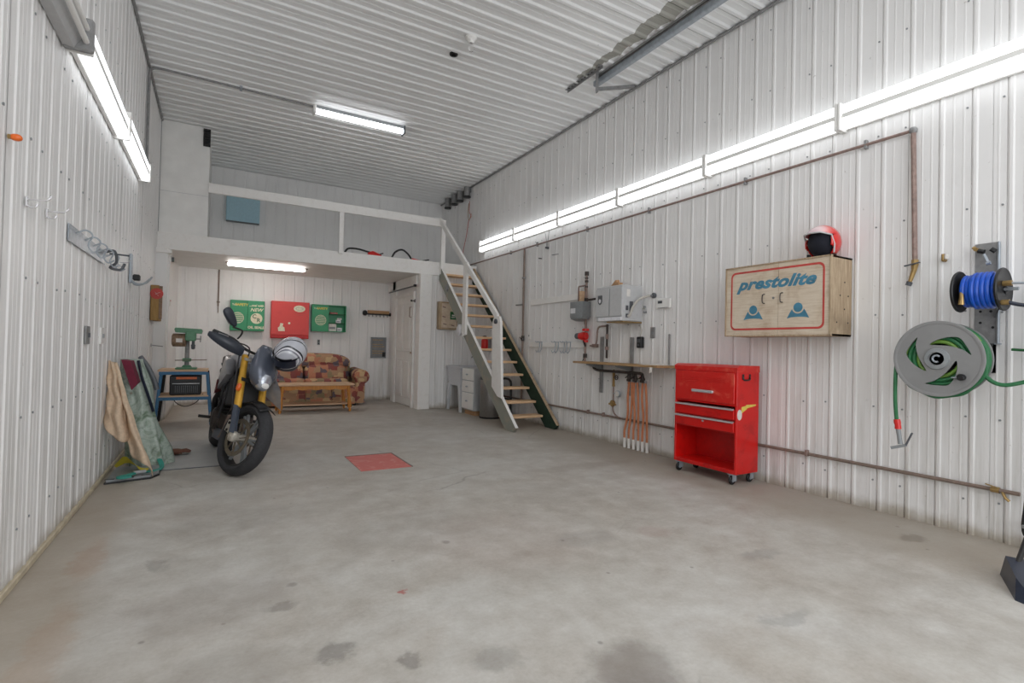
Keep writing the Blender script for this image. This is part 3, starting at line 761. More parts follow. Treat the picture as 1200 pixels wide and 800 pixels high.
# ------------------------------------------------------------------ back wall: lidded cabinets, rack, sofa, table
t = thing('green_cabinet', 'closed green metal cabinet with cream lettering on the back wall, left one', 'cabinet', (.457, BW, 1.30))
part('case', M['green_box'], t, lambda b: b.bb((-.272, -.13, 0), (.272, 0, .54), .005))
part('front', M['green_box'], t, lambda b: b.bb((-.268, -.142, .004), (-.003, -.13, .536), .003).bb((.003, -.142, .004), (.268, -.13, .536), .003))
yy = -.1428
text('You', .05, t, M['cream'], -.205, .458, yy, bold=.001)
text('SAFETY', .062, t, M['yellow_ink'], -.095, .458, yy, bold=.002)
def globe(b, x, z, r, y=-.1425):
    b.lathe([(r, 0), (r, .001), (r - .008, .001), (r - .008, 0)], 32, T(x, y, z) @ Rx(PI / 2), close=True)
    for k in range(-3, 4):
        zz = k * r * .26; w = math.sqrt(max(0, (r * .93) ** 2 - zz ** 2)); b.bb((x - w, y - .001, z + zz - r * .055), (x + w, y, z + zz + r * .055))
part('round_emblem', M['cream'], t, lambda b: globe(b, -.155, .225, .10))
text('...seal with', .055, t, M['cream'], .14, .455, yy, shear=.2, bold=.0015)
text('NEW', .085, t, M['cream'], .14, .375, yy, shear=.3, bold=.002)
part('disc', M['cream'], t, lambda b: b.lathe([(.095, 0), (.095, .002)], 36, T(.145, -.142, .225) @ Rx(PI / 2)))
text('C', .095, t, M['green_dark'], .11, .258, -.1446, bold=.002); text('R', .095, t, M['green_dark'], .178, .192, -.1446, bold=.002)
part('slash', M['red_flat'], t, lambda b: b.bar((.105, -.1450, .19), (.185, -.1450, .262), .002, .010, (0, 1, 0)))
text('OIL SEALS', .06, t, M['cream'], .14, .062, yy, bold=.003)
t = thing('red_cabinet', 'square red metal cabinet with a cream oval emblem on the back wall', 'cabinet', (1.165, BW, 1.185))
part('case', M['red_box'], t, lambda b: b.bb((-.325, -.13, 0), (.325, 0, .68), .006))
part('lid', M['red_box'], t, lambda b: b.bb((-.322, -.145, .07), (.322, -.13, .677), .004))
part('bottom_lip', M['red_dark'], t, lambda b: b.bb((-.322, -.142, .005), (.322, -.13, .06), .004))
part('oval_emblem', M['cream'], t, lambda b: b.lathe([(.1, 0), (.1, .002)], 32, T(.15, -.145, .555) @ Rx(PI / 2) @ Matrix.Diagonal((1, .62, 1, 1))))
part('oval_ring', M['steel_dull'], t, lambda b: b.lathe([(.06, 0), (.06, .003), (.052, .003), (.052, 0)], 32, T(.15, -.1465, .555) @ Rx(PI / 2) @ Matrix.Diagonal((1.1, .45, 1, 1)), close=True))
part('small_print', M['red_flat'], t, lambda b: b.bb((.06, -.146, .47), (.26, -.145, .478)).bb((.10, -.146, .435), (.22, -.145, .443)).bb((-.24, -.146, .12), (-.04, -.145, .126)))['kind'] = 'stuff'
part('pale_decal', M['cream'], t, lambda b: b.prism([(-.20, .13), (-.09, .13), (-.10, .20), (-.13, .22), (-.12, .27), (-.17, .28), (-.18, .22), (-.21, .19)], .0015, T(0, -.1465, 0) @ FRONT).lathe([(.02, 0), (.02, .0015)], 12, T(-.02, -.145, .28) @ Rx(PI / 2)))
t = thing('green_cabinet', 'half open green metal cabinet with small goods on its shelves, right of the red one', 'cabinet', (1.85, BW, 1.335))
part('case', M['green_box'], t, lambda b: b.bb((-.313, -.14, 0), (-.30, 0, .51)).bb((.30, -.14, 0), (.313, 0, .51)).bb((-.313, -.14, .498), (.313, 0, .51)).bb((-.313, -.14, 0), (.313, 0, .012)).bb((-.313, -.012, 0), (.313, 0, .51)))
part('sliding_front', M['green_box'], t, lambda b: b.bb((-.30, -.136, .012), (-.01, -.124, .498), .002))
for z in (.165, .335): part('shelf', M['green_dark'], t, lambda b: b.bb((-.3, -.122, z), (.3, -.012, z + .010)))
text('You', .045, t, M['cream'], -.245, .435, -.1368, bold=.001); text('SAFETY', .058, t, M['yellow_ink'], -.13, .435, -.1368, bold=.002)
part('round_emblem', M['cream'], t, lambda b: globe(b, -.155, .215, .10, -.136))
for nm, lb, mt, c, s in (('oil_box', 'long red and white carton on the top shelf of the open green cabinet', 'red_flat', (.09, -.06, .36), (.14, .06, .03)), ('parts_box', 'blue white carton on the middle shelf of the open green cabinet', 'label_white', (.18, -.06, .205), (.09, .07, .06)), ('parts_box', 'large white carton on the bottom shelf of the open green cabinet', 'paper', (.07, -.065, .082), (.14, .09, .138)), ('parts_box', 'small white carton on the bottom shelf, right of the large one', 'label_white', (.20, -.065, .048), (.09, .08, .07)), ('parts_box', 'white carton lying on the blue one on the middle shelf', 'paper', (.20, -.06, .255), (.08, .06, .035))):
    tt = thing(nm, lb, 'carton', (1.85 + c[0], BW + c[1], 1.335 + c[2] - s[2] / 2))
    part('carton', M[mt], tt, lambda b: b.bb((-s[0] / 2, -s[1] / 2, 0), (s[0] / 2, s[1] / 2, s[2]), .003))
    part('band', M['grey_mid'], tt, lambda b: b.bb((-s[0] / 2 + .01, -s[1] / 2 - .001, s[2] * .3), (s[0] / 2 - .02, -s[1] / 2, s[2] * .6)))
t = thing('outlet', 'dark outlet on the back wall below the open green cabinet', 'outlet', (1.69, BW, 1.13))
part('plate', M['grey_mid'], t, lambda b: b.bb((-.025, -.01, -.05), (.025, 0, .05), .003))
part('socket', M['black'], t, lambda b: b.bb((-.014, -.015, .008), (.014, -.01, .036)).bb((-.014, -.015, -.036), (.014, -.01, -.008)))
t = thing('coat_rack', 'wooden log coat rack with pegs on the back wall', 'rack', (2.80, BW, 1.72))
part('log', M['cardboard'], t, lambda b: b.cyl((-.20, -.045, .045), (.23, -.045, .045), .035, 10))
part('shelf_bar', M['black_matte'], t, lambda b: b.bb((-.25, -.06, -.012), (.25, -.02, .012)))
part('end_knob', M['black_matte'], t, lambda b: b.sell((-.255, -.045, .02), (.045, .045, .055), .8, 12, 8))
part('end_knob', M['black_matte'], t, lambda b: b.sell((.255, -.045, .01), (.03, .04, .035), .8, 12, 8))
for k in range(6): part('peg', M['steel_dull'], t, lambda b: b.tube([(-.18 + k * .075, -.04, 0), (-.18 + k * .075, -.07, -.05), (-.18 + k * .075, -.09, -.035)], .008, 6))
part('back_board', M['white_old'], t, lambda b: b.bb((-.22, -.02, -.07), (.24, 0, .08)))
t = thing('wire_rack', 'dark wall rack holding pale rolled items between the open cabinet and the white door', 'rack', (2.84, BW, .84))
part('frame', M['grey_mid'], t, lambda b: b.bb((-.155, -.03, 0), (-.135, 0, .42)).bb((.135, -.03, 0), (.155, 0, .42)).bb((-.155, -.03, 0), (.155, 0, .02)).bb((-.155, -.03, .40), (.155, 0, .42)).bb((-.14, -.008, .01), (.14, 0, .41)))
for k in range(8): part('slat', M['old_wood'] if k % 3 else M['steel_dull'], t, lambda b: b.bb((-.12, -.035, .04 + k * .045), (.12 - (.03 if k % 2 else 0), -.008, .062 + k * .045), .004))
part('tag', M['black'], t, lambda b: b.bb((.08, -.045, .03), (.14, -.03, .12), .003))
t = thing('hanging_pipe', 'thin brown pipe with a small tap hanging down the back wall', 'pipe', (.0, BW, 1.60))
part('pipe', M['brown_pipe'], t, lambda b: b.cyl((0, -.02, .12), (0, -.02, .76), .011, 8))
part('tap', M['brown_pipe'], t, lambda b: b.cyl((0, -.02, 0), (0, -.02, .13), .007, 8).bb((-.025, -.03, .18), (.025, -.01, .20)))

def sofa():
    t = thing('sofa', 'patchwork brown and maroon upholstered sofa with rolled arms', 'sofa', (1.36, 9.92, 0))
    u = M['sofa']
    part('base', u, t, lambda b: b.bb((-.88, -.40, .05), (.88, .36, .34), .03))
    part('skirt', u, t, lambda b: [b.bb((-.86 + k * .43, -.425, .03), (-.44 + k * .43, -.40, .32), .01) for k in range(4)])
    def camel(q):
        k = abs(q.x) / .95; q = q.copy()
        if q.z > 0: q.z *= 1 - .5 * max(0, k - .8) ** 1.3
        return q
    part('back', u, t, lambda b: b.sell((0, .27, .52), (.88, .14, .36), .5, 36, 14, f=camel))
    def roll(q):
        k = abs(q.x) / .80; q = q.copy(); q.z *= 1 - .10 * k ** 6; q.z -= .04 * k ** 8; return q
    part('top_roll', u, t, lambda b: b.sell((0, .10, .80), (.84, .19, .13), .55, 40, 14, f=roll))
    for sx in (-1, 1):
        part('seat_cushion', u, t, lambda b: b.sell((sx * .36, -.10, .40), (.37, .33, .09), .35, 28, 10))
        part('back_cushion', u, t, lambda b: b.sell((sx * .37, -.04, .565), (.365, .15, .165), .55, 28, 12, R=Matrix.Rotation(-.15, 3, 'X')))
        a = part('arm', u, t, lambda b: b.hull([(sx * (.86 + dx), y, z) for dx in (0, .15) for y in (-.40, .30) for z in (.04, .48)]))
        part('arm_roll', u, a, lambda b: b.tube([(sx * .96, -.42, .515), (sx * .96, -.40, .515), (sx * .96, .30, .55)], [.11, .13, .12], 20))
        part('arm_front', M['sofa'], a, lambda b: b.lathe([(.095, 0), (.085, .012), (.02, .016)], 20, T(sx * .96, -.42, .515) @ Rx(PI / 2)))
    for sx in (-1, 1):
        part('foot', M['black_matte'], t, lambda b: b.cyl((sx * .84, -.34, 0), (sx * .84, -.34, .05), .03, 10))
        part('foot', M['black_matte'], t, lambda b: b.cyl((sx * .84, .28, 0), (sx * .84, .28, .05), .03, 10))
sofa()
def coffee_table():
    t = thing('coffee_table', 'low honey wood coffee table with scalloped apron in front of the sofa', 'table', (1.40, 8.93, 0), .02)
    ow = M['orange_wood']
    part('tabletop', M['pale_wood'], t, lambda b: b.bb((-.60, -.24, .425), (.60, .24, .455), .008))
    n = 24
    def apron(b):
        poly = [(-.5 + i / n, .425) for i in range(n + 1)] + [(.5 - i / n, .355 - .022 * abs(math.sin(i / n * 5 * PI)) + .022) for i in range(n + 1)]
        b.prism(poly, .018, T(0, -.215, 0) @ FRONT)
    part('apron', ow, t, apron)
    part('apron', ow, t, lambda b: b.bb((-.5, .197, .36), (.5, .215, .425)))
    for sx in (-1, 1):
        part('apron', ow, t, lambda b: b.bb((sx * .5 - .009, -.21, .36), (sx * .5 + .009, .21, .425)))
        for sy in (-1, 1):
            d = Vector((sx * .035, sy * .012, -.43)); a = Vector((sx * .50, sy * .20, .43))
            pr = [(0, .028), (.22, .028), (.26, .020), (.34, .030), (.40, .020), (.55, .024), (.62, .030), (.66, .030), (.72, .034), (.84, .034), (.88, .018), (.93, .026), (1, .016)]
            part('leg', ow, t, lambda b: b.tube([a + d * k for k, _ in pr], [r for _, r in pr], 12), ang=60)
    part('shelf', M['pale_wood'], t, lambda b: b.bb((-.52, -.19, .11), (.52, .19, .132), .005))
coffee_table()

# ------------------------------------------------------------------ left: stand with drill press and heater
t = thing('work_stand', 'blue steel stand with wooden top and shelf carrying the drill press', 'stand', (-.35, 8.12, 0))
part('top_board', M['pale_wood'], t, lambda b: b.bb((-.29, -.29, .70), (.26, .27, .725), .004))
part('top_frame', M['blue_steel'], t, lambda b: b.bb((-.275, -.285, .66), (.245, -.26, .70)).bb((-.275, .24, .66), (.245, .265, .70)).bb((-.275, -.27, .66), (-.25, .25, .70)).bb((.22, -.27, .66), (.245, .25, .70)))
for sx in (-1, 1):
    for sy in (-1, 1):
        mt = M['blue_steel'] if sy < 0 else M['black_matte']
        part('leg', mt, t, lambda b: b.bar((sx * .25, sy * .25, .69), (sx * .31, sy * .28, 0), .036, .012, (0, 1, 0)).bar((sx * .25, sy * .25, .69), (sx * .31, sy * .28, 0), .012, .036, (0, 1, 0)))
part('shelf_frame', M['blue_steel'], t, lambda b: b.bb((-.29, -.295, .335), (.29, -.28, .375)).bb((-.29, .26, .335), (.29, .275, .375)).bb((-.295, -.28, .335), (-.28, .27, .375)).bb((.28, -.28, .335), (.295, .27, .375)))
part('shelf', M['pale_wood'], t, lambda b: b.bb((-.28, -.28, .375), (.275, .26, .392)))
t = thing('shop_heater', 'black box with an orange strip and grille on the shelf of the blue stand', 'heater', (-.335, 8.10, .392))
part('case', M['black'], t, lambda b: b.bb((-.18, -.17, 0), (.17, .17, .255), .012))
part('orange_strip', M['orange'], t, lambda b: b.bb((-.11, -.176, .205), (.12, -.17, .235)))
part('chrome_strip', M['chrome'], t, lambda b: b.bb((-.15, -.175, .145), (.15, -.17, .152)))
part('grille', M['grey_dark'], t, lambda b: [b.bb((-.12 + k * .022, -.178, .03), (-.112 + k * .022, -.17, .12)) for k in range(12)])
t = thing('power_cord', 'thin dark cord looping below the shelf of the blue stand', 'cord', (-.35, 7.98, .33))
part('cable', M['dark_pipe'], t, lambda b: b.tube(cr([(-.12, 0, .04), (-.1, 0, -.03), (0, 0, -.09), (.12, 0, -.05), (.2, 0, .05), (.2, .0, .07)], 6), .006, 6))
t = thing('drill_press', 'small green bench drill press on the wooden top of the blue stand', 'drill press', (-.34, 8.02, .725))
part('base', M['machine_green'], t, lambda b: b.bb((-.12, -.14, 0), (.12, .14, .022), .008).hull([(x, y, z) for x, y, z in ((-.06, .0, .02), (.06, .0, .02), (-.06, .12, .02), (.06, .12, .02), (-.04, .02, .05), (.04, .02, .05), (-.04, .1, .05), (.04, .1, .05))]))
part('column', M['steel_dull'], t, lambda b: b.cyl((0, .06, .02), (0, .06, .50), .026, 14))
tb = part('work_table', M['machine_green'], t, lambda b: b.bb((-.05, -.02, .10), (.05, .10, .14), .008))
part('lever_bar', M['brown_pipe'], tb, lambda b: b.cyl((-.13, -.02, .115), (.23, -.02, .125), .006, 6))
part('head', M['machine_green'], t, lambda b: b.bb((-.02, -.14, .37), (.10, .10, .50), .015))
part('belt_cover', M['machine_green'], t, lambda b: b.hull([(x, y, z) for x, z in ((-.13, .48), (.16, .47), (-.14, .52), (.17, .51), (-.13, .54), (.16, .53)) for y in (-.12, .14)]))
mo = part('motor', M['motor_brown'], t, lambda b: b.tube([(-.17, -.02, .38), (-.16, -.02, .38), (-.02, -.02, .38), (-.01, -.02, .38)], [.06, .085, .085, .06], 16))
part('motor_label', M['paper'], mo, lambda b: b.bb((-.12, -.108, .35), (-.05, -.10, .40)))
part('chuck', M['grey_dark'], t, lambda b: b.tube([(.07, -.08, .38), (.07, -.08, .33), (.07, -.08, .32), (.07, -.08, .27), (.07, -.08, .26)], [.018, .018, .026, .022, .006], 12))
part('feed_handle', M['steel_dull'], t, lambda b: b.cyl((.10, -.06, .40), (.16, -.06, .40), .008, 6).cyl((.15, -.12, .36), (.15, 0, .44), .006, 6))

# ------------------------------------------------------------------ left: pile by the wall
t = thing('floor_board', 'grey padded board lying on the floor under the tan towel', 'board', (-.60, 5.12, 0))
part('pad', M['grey_mid'], t, lambda b: b.hull([(x, y, z) for x, y in ((-.10, -.22), (.17, -.15), (.22, -.05), (.20, .22), (-.10, .25)) for z in (.012, .03)]))
for x, y in ((-.08, -.20), (.04, -.18), (.14, -.14)): part('slot', M['black'], t, lambda b: b.bb((x - .03, y - .012, .029), (x + .03, y + .01, .0325), .003))
part('edging', M['black'], t, lambda b: b.hull([(x, y, z) for x, y in ((-.11, -.235), (.175, -.165), (.225, -.05), (.21, .23), (-.11, .26)) for z in (0, .013)]))
def plastic_roll():
    t = thing('plastic_bundle', 'crumpled clear green plastic bundle leaning on the left wall', 'bundle', (-.50, 5.55, 0))
    def f(b):
        R = []
        for j in range(22):
            v = j / 21; z = .01 + .92 * v; cx = .02 - .16 * v; cy = -.05 - .02 * v; w = .145 * (1 - .55 * v) + .012; d = .11 * (1 - .5 * v) + .01
            ring = []
            for k in range(40):
                a = 2 * PI * k / 40; q = 1 + .34 * noise.noise(Vector((math.cos(a) * 2.2, math.sin(a) * 2.2, z * 3.5))) + .07 * math.sin(a * 7 + z * 6)
                ring.append((cx + w * q * math.cos(a), cy + d * q * math.sin(a), z))
            R.append(ring)
        b.rings(R)
    part('sheet', M['plastic'], t, f, ang=80)
    part('dark_fold', M['navy'], t, lambda b: b.tube(cr([(-.10, -.16, .88), (-.02, -.17, .76), (.03, -.18, .6), (.05, -.18, .45)], 5), [.012] + [.018] * 14 + [.01], 6, flat=.4) if False else b.tube(cr([(-.08, -.13, .92), (-.05, -.15, .78), (.0, -.16, .62), (.04, -.16, .48)], 5), .012, 6))
    part('maroon_cloth', M['maroon'], t, lambda b: b.hull([(-.18, -.28, .93), (-.12, -.28, .92), (-.06, -.30, .74), (-.10, -.31, .68), (-.17, -.12, .93), (-.11, -.12, .92), (-.06, -.12, .74)]))['label'] = 'maroon cloth beside the towel'
    part('grey_edge', M['grey_dark'], t, lambda b: b.tube(cr([(-.08, -.02, .95), (-.02, -.04, .86), (.03, -.04, .74), (.05, -.04, .66)], 5), [.02] * 16, 8))
plastic_roll()
def cloth(name, label, mat, fn, loc, nu=36, nv=36, th=.006):
    b = MB(); G = [[b.V(fn(i / nu, j / nv)) for i in range(nu + 1)] for j in range(nv + 1)]
    for j in range(nv):
        for i in range(nu): b.F([G[j][i], G[j][i + 1], G[j + 1][i + 1], G[j + 1][i]])
    o = b.build(name, mat, None, ang=180); o.location = loc
    m = o.modifiers.new('solid', 'SOLIDIFY'); m.thickness = th
    tag(o, label, 'cloth'); return o
def towel(u, v):
    x0, x1 = -.035 - .015 * v, .02 + .26 * v ** 1.1
    z = .93 - v * (.50 + .36 * u ** 1.2) - .03 * u
    x = x0 + (x1 - x0) * u
    f = .02 + .045 * v
    y = -.02 - .08 * v - .10 * v * u + f * .8 * math.sin(u * 11 + v * 1.5) + f * .35 * math.sin(u * 27 + v) + f * .4 * noise.noise(Vector((u * 6, v * 3, 2)))
    x += .22 * f * math.cos(u * 11 + v * 1.5 + .6) + .02 * noise.noise(Vector((u * 4, v * 5, 7)))
    z += .02 * math.sin(u * 17) * v + .03 * noise.noise(Vector((u * 9, 1, 4))) * v
    return (x, y, z)
cloth('towel', 'tan towel draped against the left wall over the plastic bundle', M['towel'], towel, (-.70, 5.14, 0))
t = thing('yellow_cloth', 'yellow cloth on the grey board below the towel hem', 'cloth', (-.56, 5.16, .032))
part('fold', M['yellow_cloth'], t, lambda b: b.rings([[(-.12 + .22 * k / 8, -.06 + .012 * math.sin(k * 1.7) - .01 * k * .5, .012 + .14 * max(0, 1 - abs(k - 2.5) / 4)) for k in range(9)], [(-.12 + .22 * k / 8, .06, .002 + .06 * max(0, 1 - abs(k - 2.5) / 4)) for k in range(9)]], cap=False, closed=False), ang=80)
t = thing('teal_strap', 'teal strap with a grey middle curling over the floor beside the plastic bundle', 'strap', (-.50, 5.0, .0))
part('webbing', M['teal'], t, lambda b: b.tube(cr([(.13, .62, .10), (.09, .55, .15), (.08, .45, .09), (.12, .30, .03), (.10, .15, .025), (.03, .05, .04)], 6), .020, 6, flat=.5))
part('webbing', M['teal'], t, lambda b: b.tube(cr([(-.04, .0, .045), (-.08, -.06, .045), (-.12, -.09, .044), (-.10, -.13, .045), (-.05, -.10, .045)], 6), .022, 6, flat=.5))
part('grey_link', M['grey_light'], t, lambda b: b.tube([(.03, .05, .045), (-.04, .0, .05)], .013, 8))
t = thing('work_glove', 'brown leather glove on the slab behind the plastic bundle', 'glove', (-.32, 5.88, .008))
part('palm', M['leather'], t, lambda b: b.sell((0, 0, .028), (.06, .05, .026), .7, 14, 8))
for k in range(4): part('finger', M['leather'], t, lambda b: b.tube([(.04, -.035 + k * .023, .03), (.09, -.04 + k * .026, .034), (.12 + (.01 if k in (1, 2) else 0), -.042 + k * .027, .022)], [.013, .012, .008], 8))
part('thumb', M['leather'], t, lambda b: b.tube([(0, -.04, .03), (.03, -.075, .03), (.06, -.085, .025)], [.014, .012, .008], 8))

# ------------------------------------------------------------------ left wall hooks and boxes
def double_hook(y, z, label, s=.62, group='double coat hooks on the left wall'):
    t = thing('double_hook', label, 'hook', (LW, y, z), LWZ, group)
    part('plate', M['chrome'], t, lambda b: b.bb((-.014 * s, -.008, -.045 * s), (.014 * s, 0, .03 * s), .003))
    part('upper_arm', M['chrome'], t, lambda b: b.tube(cr([(0, -.005, .01 * s), (0, -.05 * s, .01 * s), (0, -.11 * s, .015 * s), (0, -.135 * s, .04 * s)], 5), .006 * s, 8))
    part('lower_arm', M['chrome'], t, lambda b: b.tube(cr([(0, -.005, -.03 * s), (0, -.03 * s, -.045 * s), (0, -.055 * s, -.04 * s), (0, -.065 * s, -.02 * s)], 5), .006 * s, 8))
    part('tip', M['chrome'], t, lambda b: b.sell((0, -.138 * s, .044 * s), (.009 * s, .009 * s, .009 * s), 1, 8, 6))
double_hook(3.03, 1.70, 'chrome double hook on the left wall, nearest the left edge')
double_hook(3.34, 1.715, 'chrome double hook on the left wall, next to the steel hook plate')
double_hook(5.45, 1.745, 'chrome double hook on the left wall, between hook plate and angled bracket')
t = thing('hook_plate', 'long galvanised plate with wire hooks on the left wall', 'rack', (LW, 4.36, 1.70), LWZ)
part('plate', M['steel'], t, lambda b: b.hull([(x, y, z) for x in (-.59, .50) for y, z in ((0, -.045), (-.005, -.05), (-.005, .05), (0, .05))]))
for k in range(5):
    x = -.42 + k * .24
    part('hook', M['steel'], t, lambda b: b.tube(cr([(x, -.005, .02), (x, -.05, .045), (x + .02, -.08, .02), (x + .02, -.06, -.04), (x + .02, -.085, -.08), (x + .02, -.12, -.06)], 4), .005, 6))
part('clamp', M['grey_dark'], t, lambda b: b.tube(cr([(.50, -.01, .05), (.50, -.06, .06), (.52, -.07, -.02), (.54, -.03, -.06), (.56, -.09, -.07), (.60, -.11, -.02)], 5), .010, 8).tube([(.50, -.03, .04), (.50, -.15, .035)], .006, 6))
t = thing('bike_hook', 'angled steel storage bracket on the left wall near the loft', 'bracket', (LW, 6.35, 1.66), LWZ)
part('upright', M['steel'], t, lambda b: b.bb((-.26, -.02, -.02), (-.22, 0, .26), .004).bb((-.20, -.02, -.0), (-.18, 0, .26), .003))
part('arm', M['steel'], t, lambda b: b.tube(cr([(-.24, -.01, .02), (-.22, -.05, -.03), (-.12, -.10, -.01), (.0, -.14, .05)], 5), .010, 8).tube(cr([(-.20, -.01, .01), (-.17, -.06, -.02), (-.05, -.12, .01), (.08, -.15, .08)], 5), .009, 8))
part('rubber_pad', M['black'], t, lambda b: b.bb((-.02, -.06, .03), (.06, 0, .09), .01))
t = thing('sign_box', 'tan wooden box with a round red sign at the end of the left wall', 'box', (LW, 8.18, 1.35), LWZ)
part('box', M['tan_wood'], t, lambda b: b.bb((-.22, -.09, 0), (.16, 0, .45), .005))
part('side_board', M['motor_brown'], t, lambda b: b.bb((-.225, -.125, .02), (-.205, -.09, .44)))
part('round_sign', M['red_flat'], t, lambda b: b.lathe([(.07, 0), (.07, .006)], 24, T(-.226, -.065, .34) @ Rz(-PI / 2) @ Rx(PI / 2)))
part('sign_mark', M['paper'], t, lambda b: b.bar((-.234, -.085, .31), (-.234, -.045, .36), .002, .018, (1, 0, 0)).bar((-.234, -.05, .33), (-.234, -.10, .36), .002, .012, (1, 0, 0)))
t = thing('rear_tag', 'small pink white tag beside the wooden box', 'tag', (-.60, 8.75, 1.62), LWZ)
part('card', M['paper'], t, lambda b: b.bb((-.04, -.012, -.03), (.04, 0, .05)))
part('edge', M['red_flat'], t, lambda b: b.bb((-.04, -.014, .03), (.04, -.012, .05)))
for y, lb, mt in ((4.33, 'grey metal switch plate on the left wall, nearer one', 'steel_dull'), (4.82, 'white switch plate on the left wall above the towel', 'white')):
    t = thing('switch_plate', lb, 'switch', (LW, y, 1.12), LWZ)
    part('plate', M[mt], t, lambda b: b.bb((-.055, -.012, -.06), (.055, 0, .06), .003))
    part('toggle', M['grey_mid'] if mt == 'white' else M['grey_dark'], t, lambda b: b.bb((-.008, -.022, -.015), (.008, -.012, .015)))
t = thing('pull_knob', 'small orange knob on the left wall at the left edge', 'knob', (LW, 2.79, 1.90), LWZ)
part('knob', M['orange'], t, lambda b: b.sell((0, -.025, 0), (.014, .02, .014), .9, 10, 8))
part('stem', M['brass'], t, lambda b: b.cyl((0, -.01, 0), (0, 0, 0), .01, 8))
t = thing('round_socket', 'dark round socket under the left end of the beam', 'socket', (-.56, 8.72, 2.24))
part('box', M['grey_dark'], t, lambda b: b.lathe([(.035, 0), (.035, .04)], 14, T(0, 0, 0) @ Ry(-PI / 2)))
part('ring', M['white'], t, lambda b: b.lathe([(.045, 0), (.045, .01)], 14, T(-.03, 0, 0) @ Ry(-PI / 2)))
t = thing('hanging_rod', 'thin short rod sticking out under the tan wooden box', 'rod', (LW, 8.2, 1.03), LWZ)
part('rod', M['steel_dull'], t, lambda b: b.cyl((0, 0, .0), (.0, -.13, -.015), .006, 6))
part('foot', M['grey_light'], t, lambda b: b.bb((-.02, -.01, -.02), (.02, 0, .02)))
#@@RIGHT_BEGIN
# ------------------------------------------------------------------ right wall pipes
def flat_shape(name, loops, parent, mat, depth, X, bevel=0.0):
    """filled outline with holes (2D curve turned into a mesh), lying in the local xy plane of X"""
    c = bpy.data.curves.new('c', 'CURVE'); c.dimensions = '2D'; c.fill_mode = 'BOTH'; c.extrude = depth / 2; c.bevel_depth = bevel
    for lp in loops:
        s = c.splines.new('POLY'); s.points.add(len(lp) - 1); s.use_cyclic_u = True
        for p, q in zip(s.points, lp): p.co = (q[0], q[1], 0, 1)
    t = bpy.data.objects.new('c', c); col.objects.link(t)
    me = bpy.data.meshes.new_from_object(t); bpy.data.objects.remove(t)
    me.transform(X); me.materials.clear(); me.materials.append(mat)
    o = bpy.data.objects.new(name, me); col.objects.link(o); o.parent = parent; return o
def circle(r, n=48, cx=0, cy=0): return [(cx + r * math.cos(2 * PI * k / n), cy + r * math.sin(2 * PI * k / n)) for k in range(n)]

t = thing('copper_air_line', 'thin copper air line running along the right wall under the tube lights', 'pipe', (RW, 0, 0))
X_ = -.022
part('long_pipe', M['copper'], t, lambda b: b.tube([(X_, 9.0, 2.66), (X_, 1.70, 2.665)], .0115, 8))
part('drop_pipe', M['copper'], t, lambda b: b.tube([(X_, 1.70, 2.665), (X_, 1.68, 1.76)], .0165, 8))
part('elbow', M['steel_dull'], t, lambda b: b.sell((X_, 1.70, 2.665), (.024, .024, .024), .8, 10, 6))
part('back_strip', M['white_old'], t, lambda b: b.bb((-.004, 1.700, 1.66), (.0, 1.73, 2.64)))
for y in (2.0, 3.0, 4.2, 5.3, 6.5, 7.3): part('clip', M['steel_dull'], t, lambda b: b.bb((-.032, y - .010, 2.635), (0, y + .010, 2.70), .003))
part('valve', M['brass'], t, lambda b: b.tube([(X_, 1.68, 1.77), (X_, 1.68, 1.74), (X_, 1.685, 1.70), (X_ - .02, 1.70, 1.62)], [.020, .022, .016, .012], 10))
part('valve_handle', M['grey_dark'], t, lambda b: b.bar((X_ - .03, 1.73, 1.73), (X_ - .03, 1.64, 1.745), .014, .008))
part('valve_cap', M['grey_dark'], t, lambda b: b.cyl((X_ - .02, 1.70, 1.62), (X_ - .02, 1.71, 1.595), .018, 10))
t = thing('drop_pipe', 'brown pipe dropping down the right wall beside the stair', 'pipe', (RW, 6.86, 0))
part('pipe', M['brown_pipe'], t, lambda b: b.tube([(X_, .0, 2.65), (X_, -.01, .33)], .0155, 8))
part('stub', M['steel_dull'], t, lambda b: b.tube([(X_, .0, 1.79), (X_, .22, 1.79)], .011, 8))
for z in (2.2, 1.25, .7): part('clip', M['steel_dull'], t, lambda b: b.bb((-.038, -.03, z - .014), (0, .03, z + .014), .003))
part('lower_valve', M['dark_pipe'], t, lambda b: b.tube([(X_, -.01, 1.30), (X_, -.01, 1.22)], .024, 8).bar((X_ - .03, .03, 1.28), (X_ - .03, -.03, 1.24), .012, .008))
t = thing('steel_air_line', 'rusty brown pipe running along the right wall low above the floor', 'pipe', (RW, 0, .315))
part('pipe', M['brown_pipe'], t, lambda b: b.tube([(-.02, 8.4, 0), (-.02, 1.14, 0)], .0125, 8))
for y in (6.2, 5.2, 4.9, 2.4): part('clip', M['copper'], t, lambda b: b.bb((-.036, y - .01, -.02), (0, y + .01, .03), .003))
part('tee_fitting', M['brass'], t, lambda b: b.cyl((-.02, 1.27, 0), (-.02, 1.23, 0), .018, 8).tube(cr([(-.02, 1.22, .0), (-.04, 1.20, -.03), (-.04, 1.18, -.05)], 4), .008, 6).bar((-.045, 1.29, .03), (-.045, 1.24, .02), .010, .006))
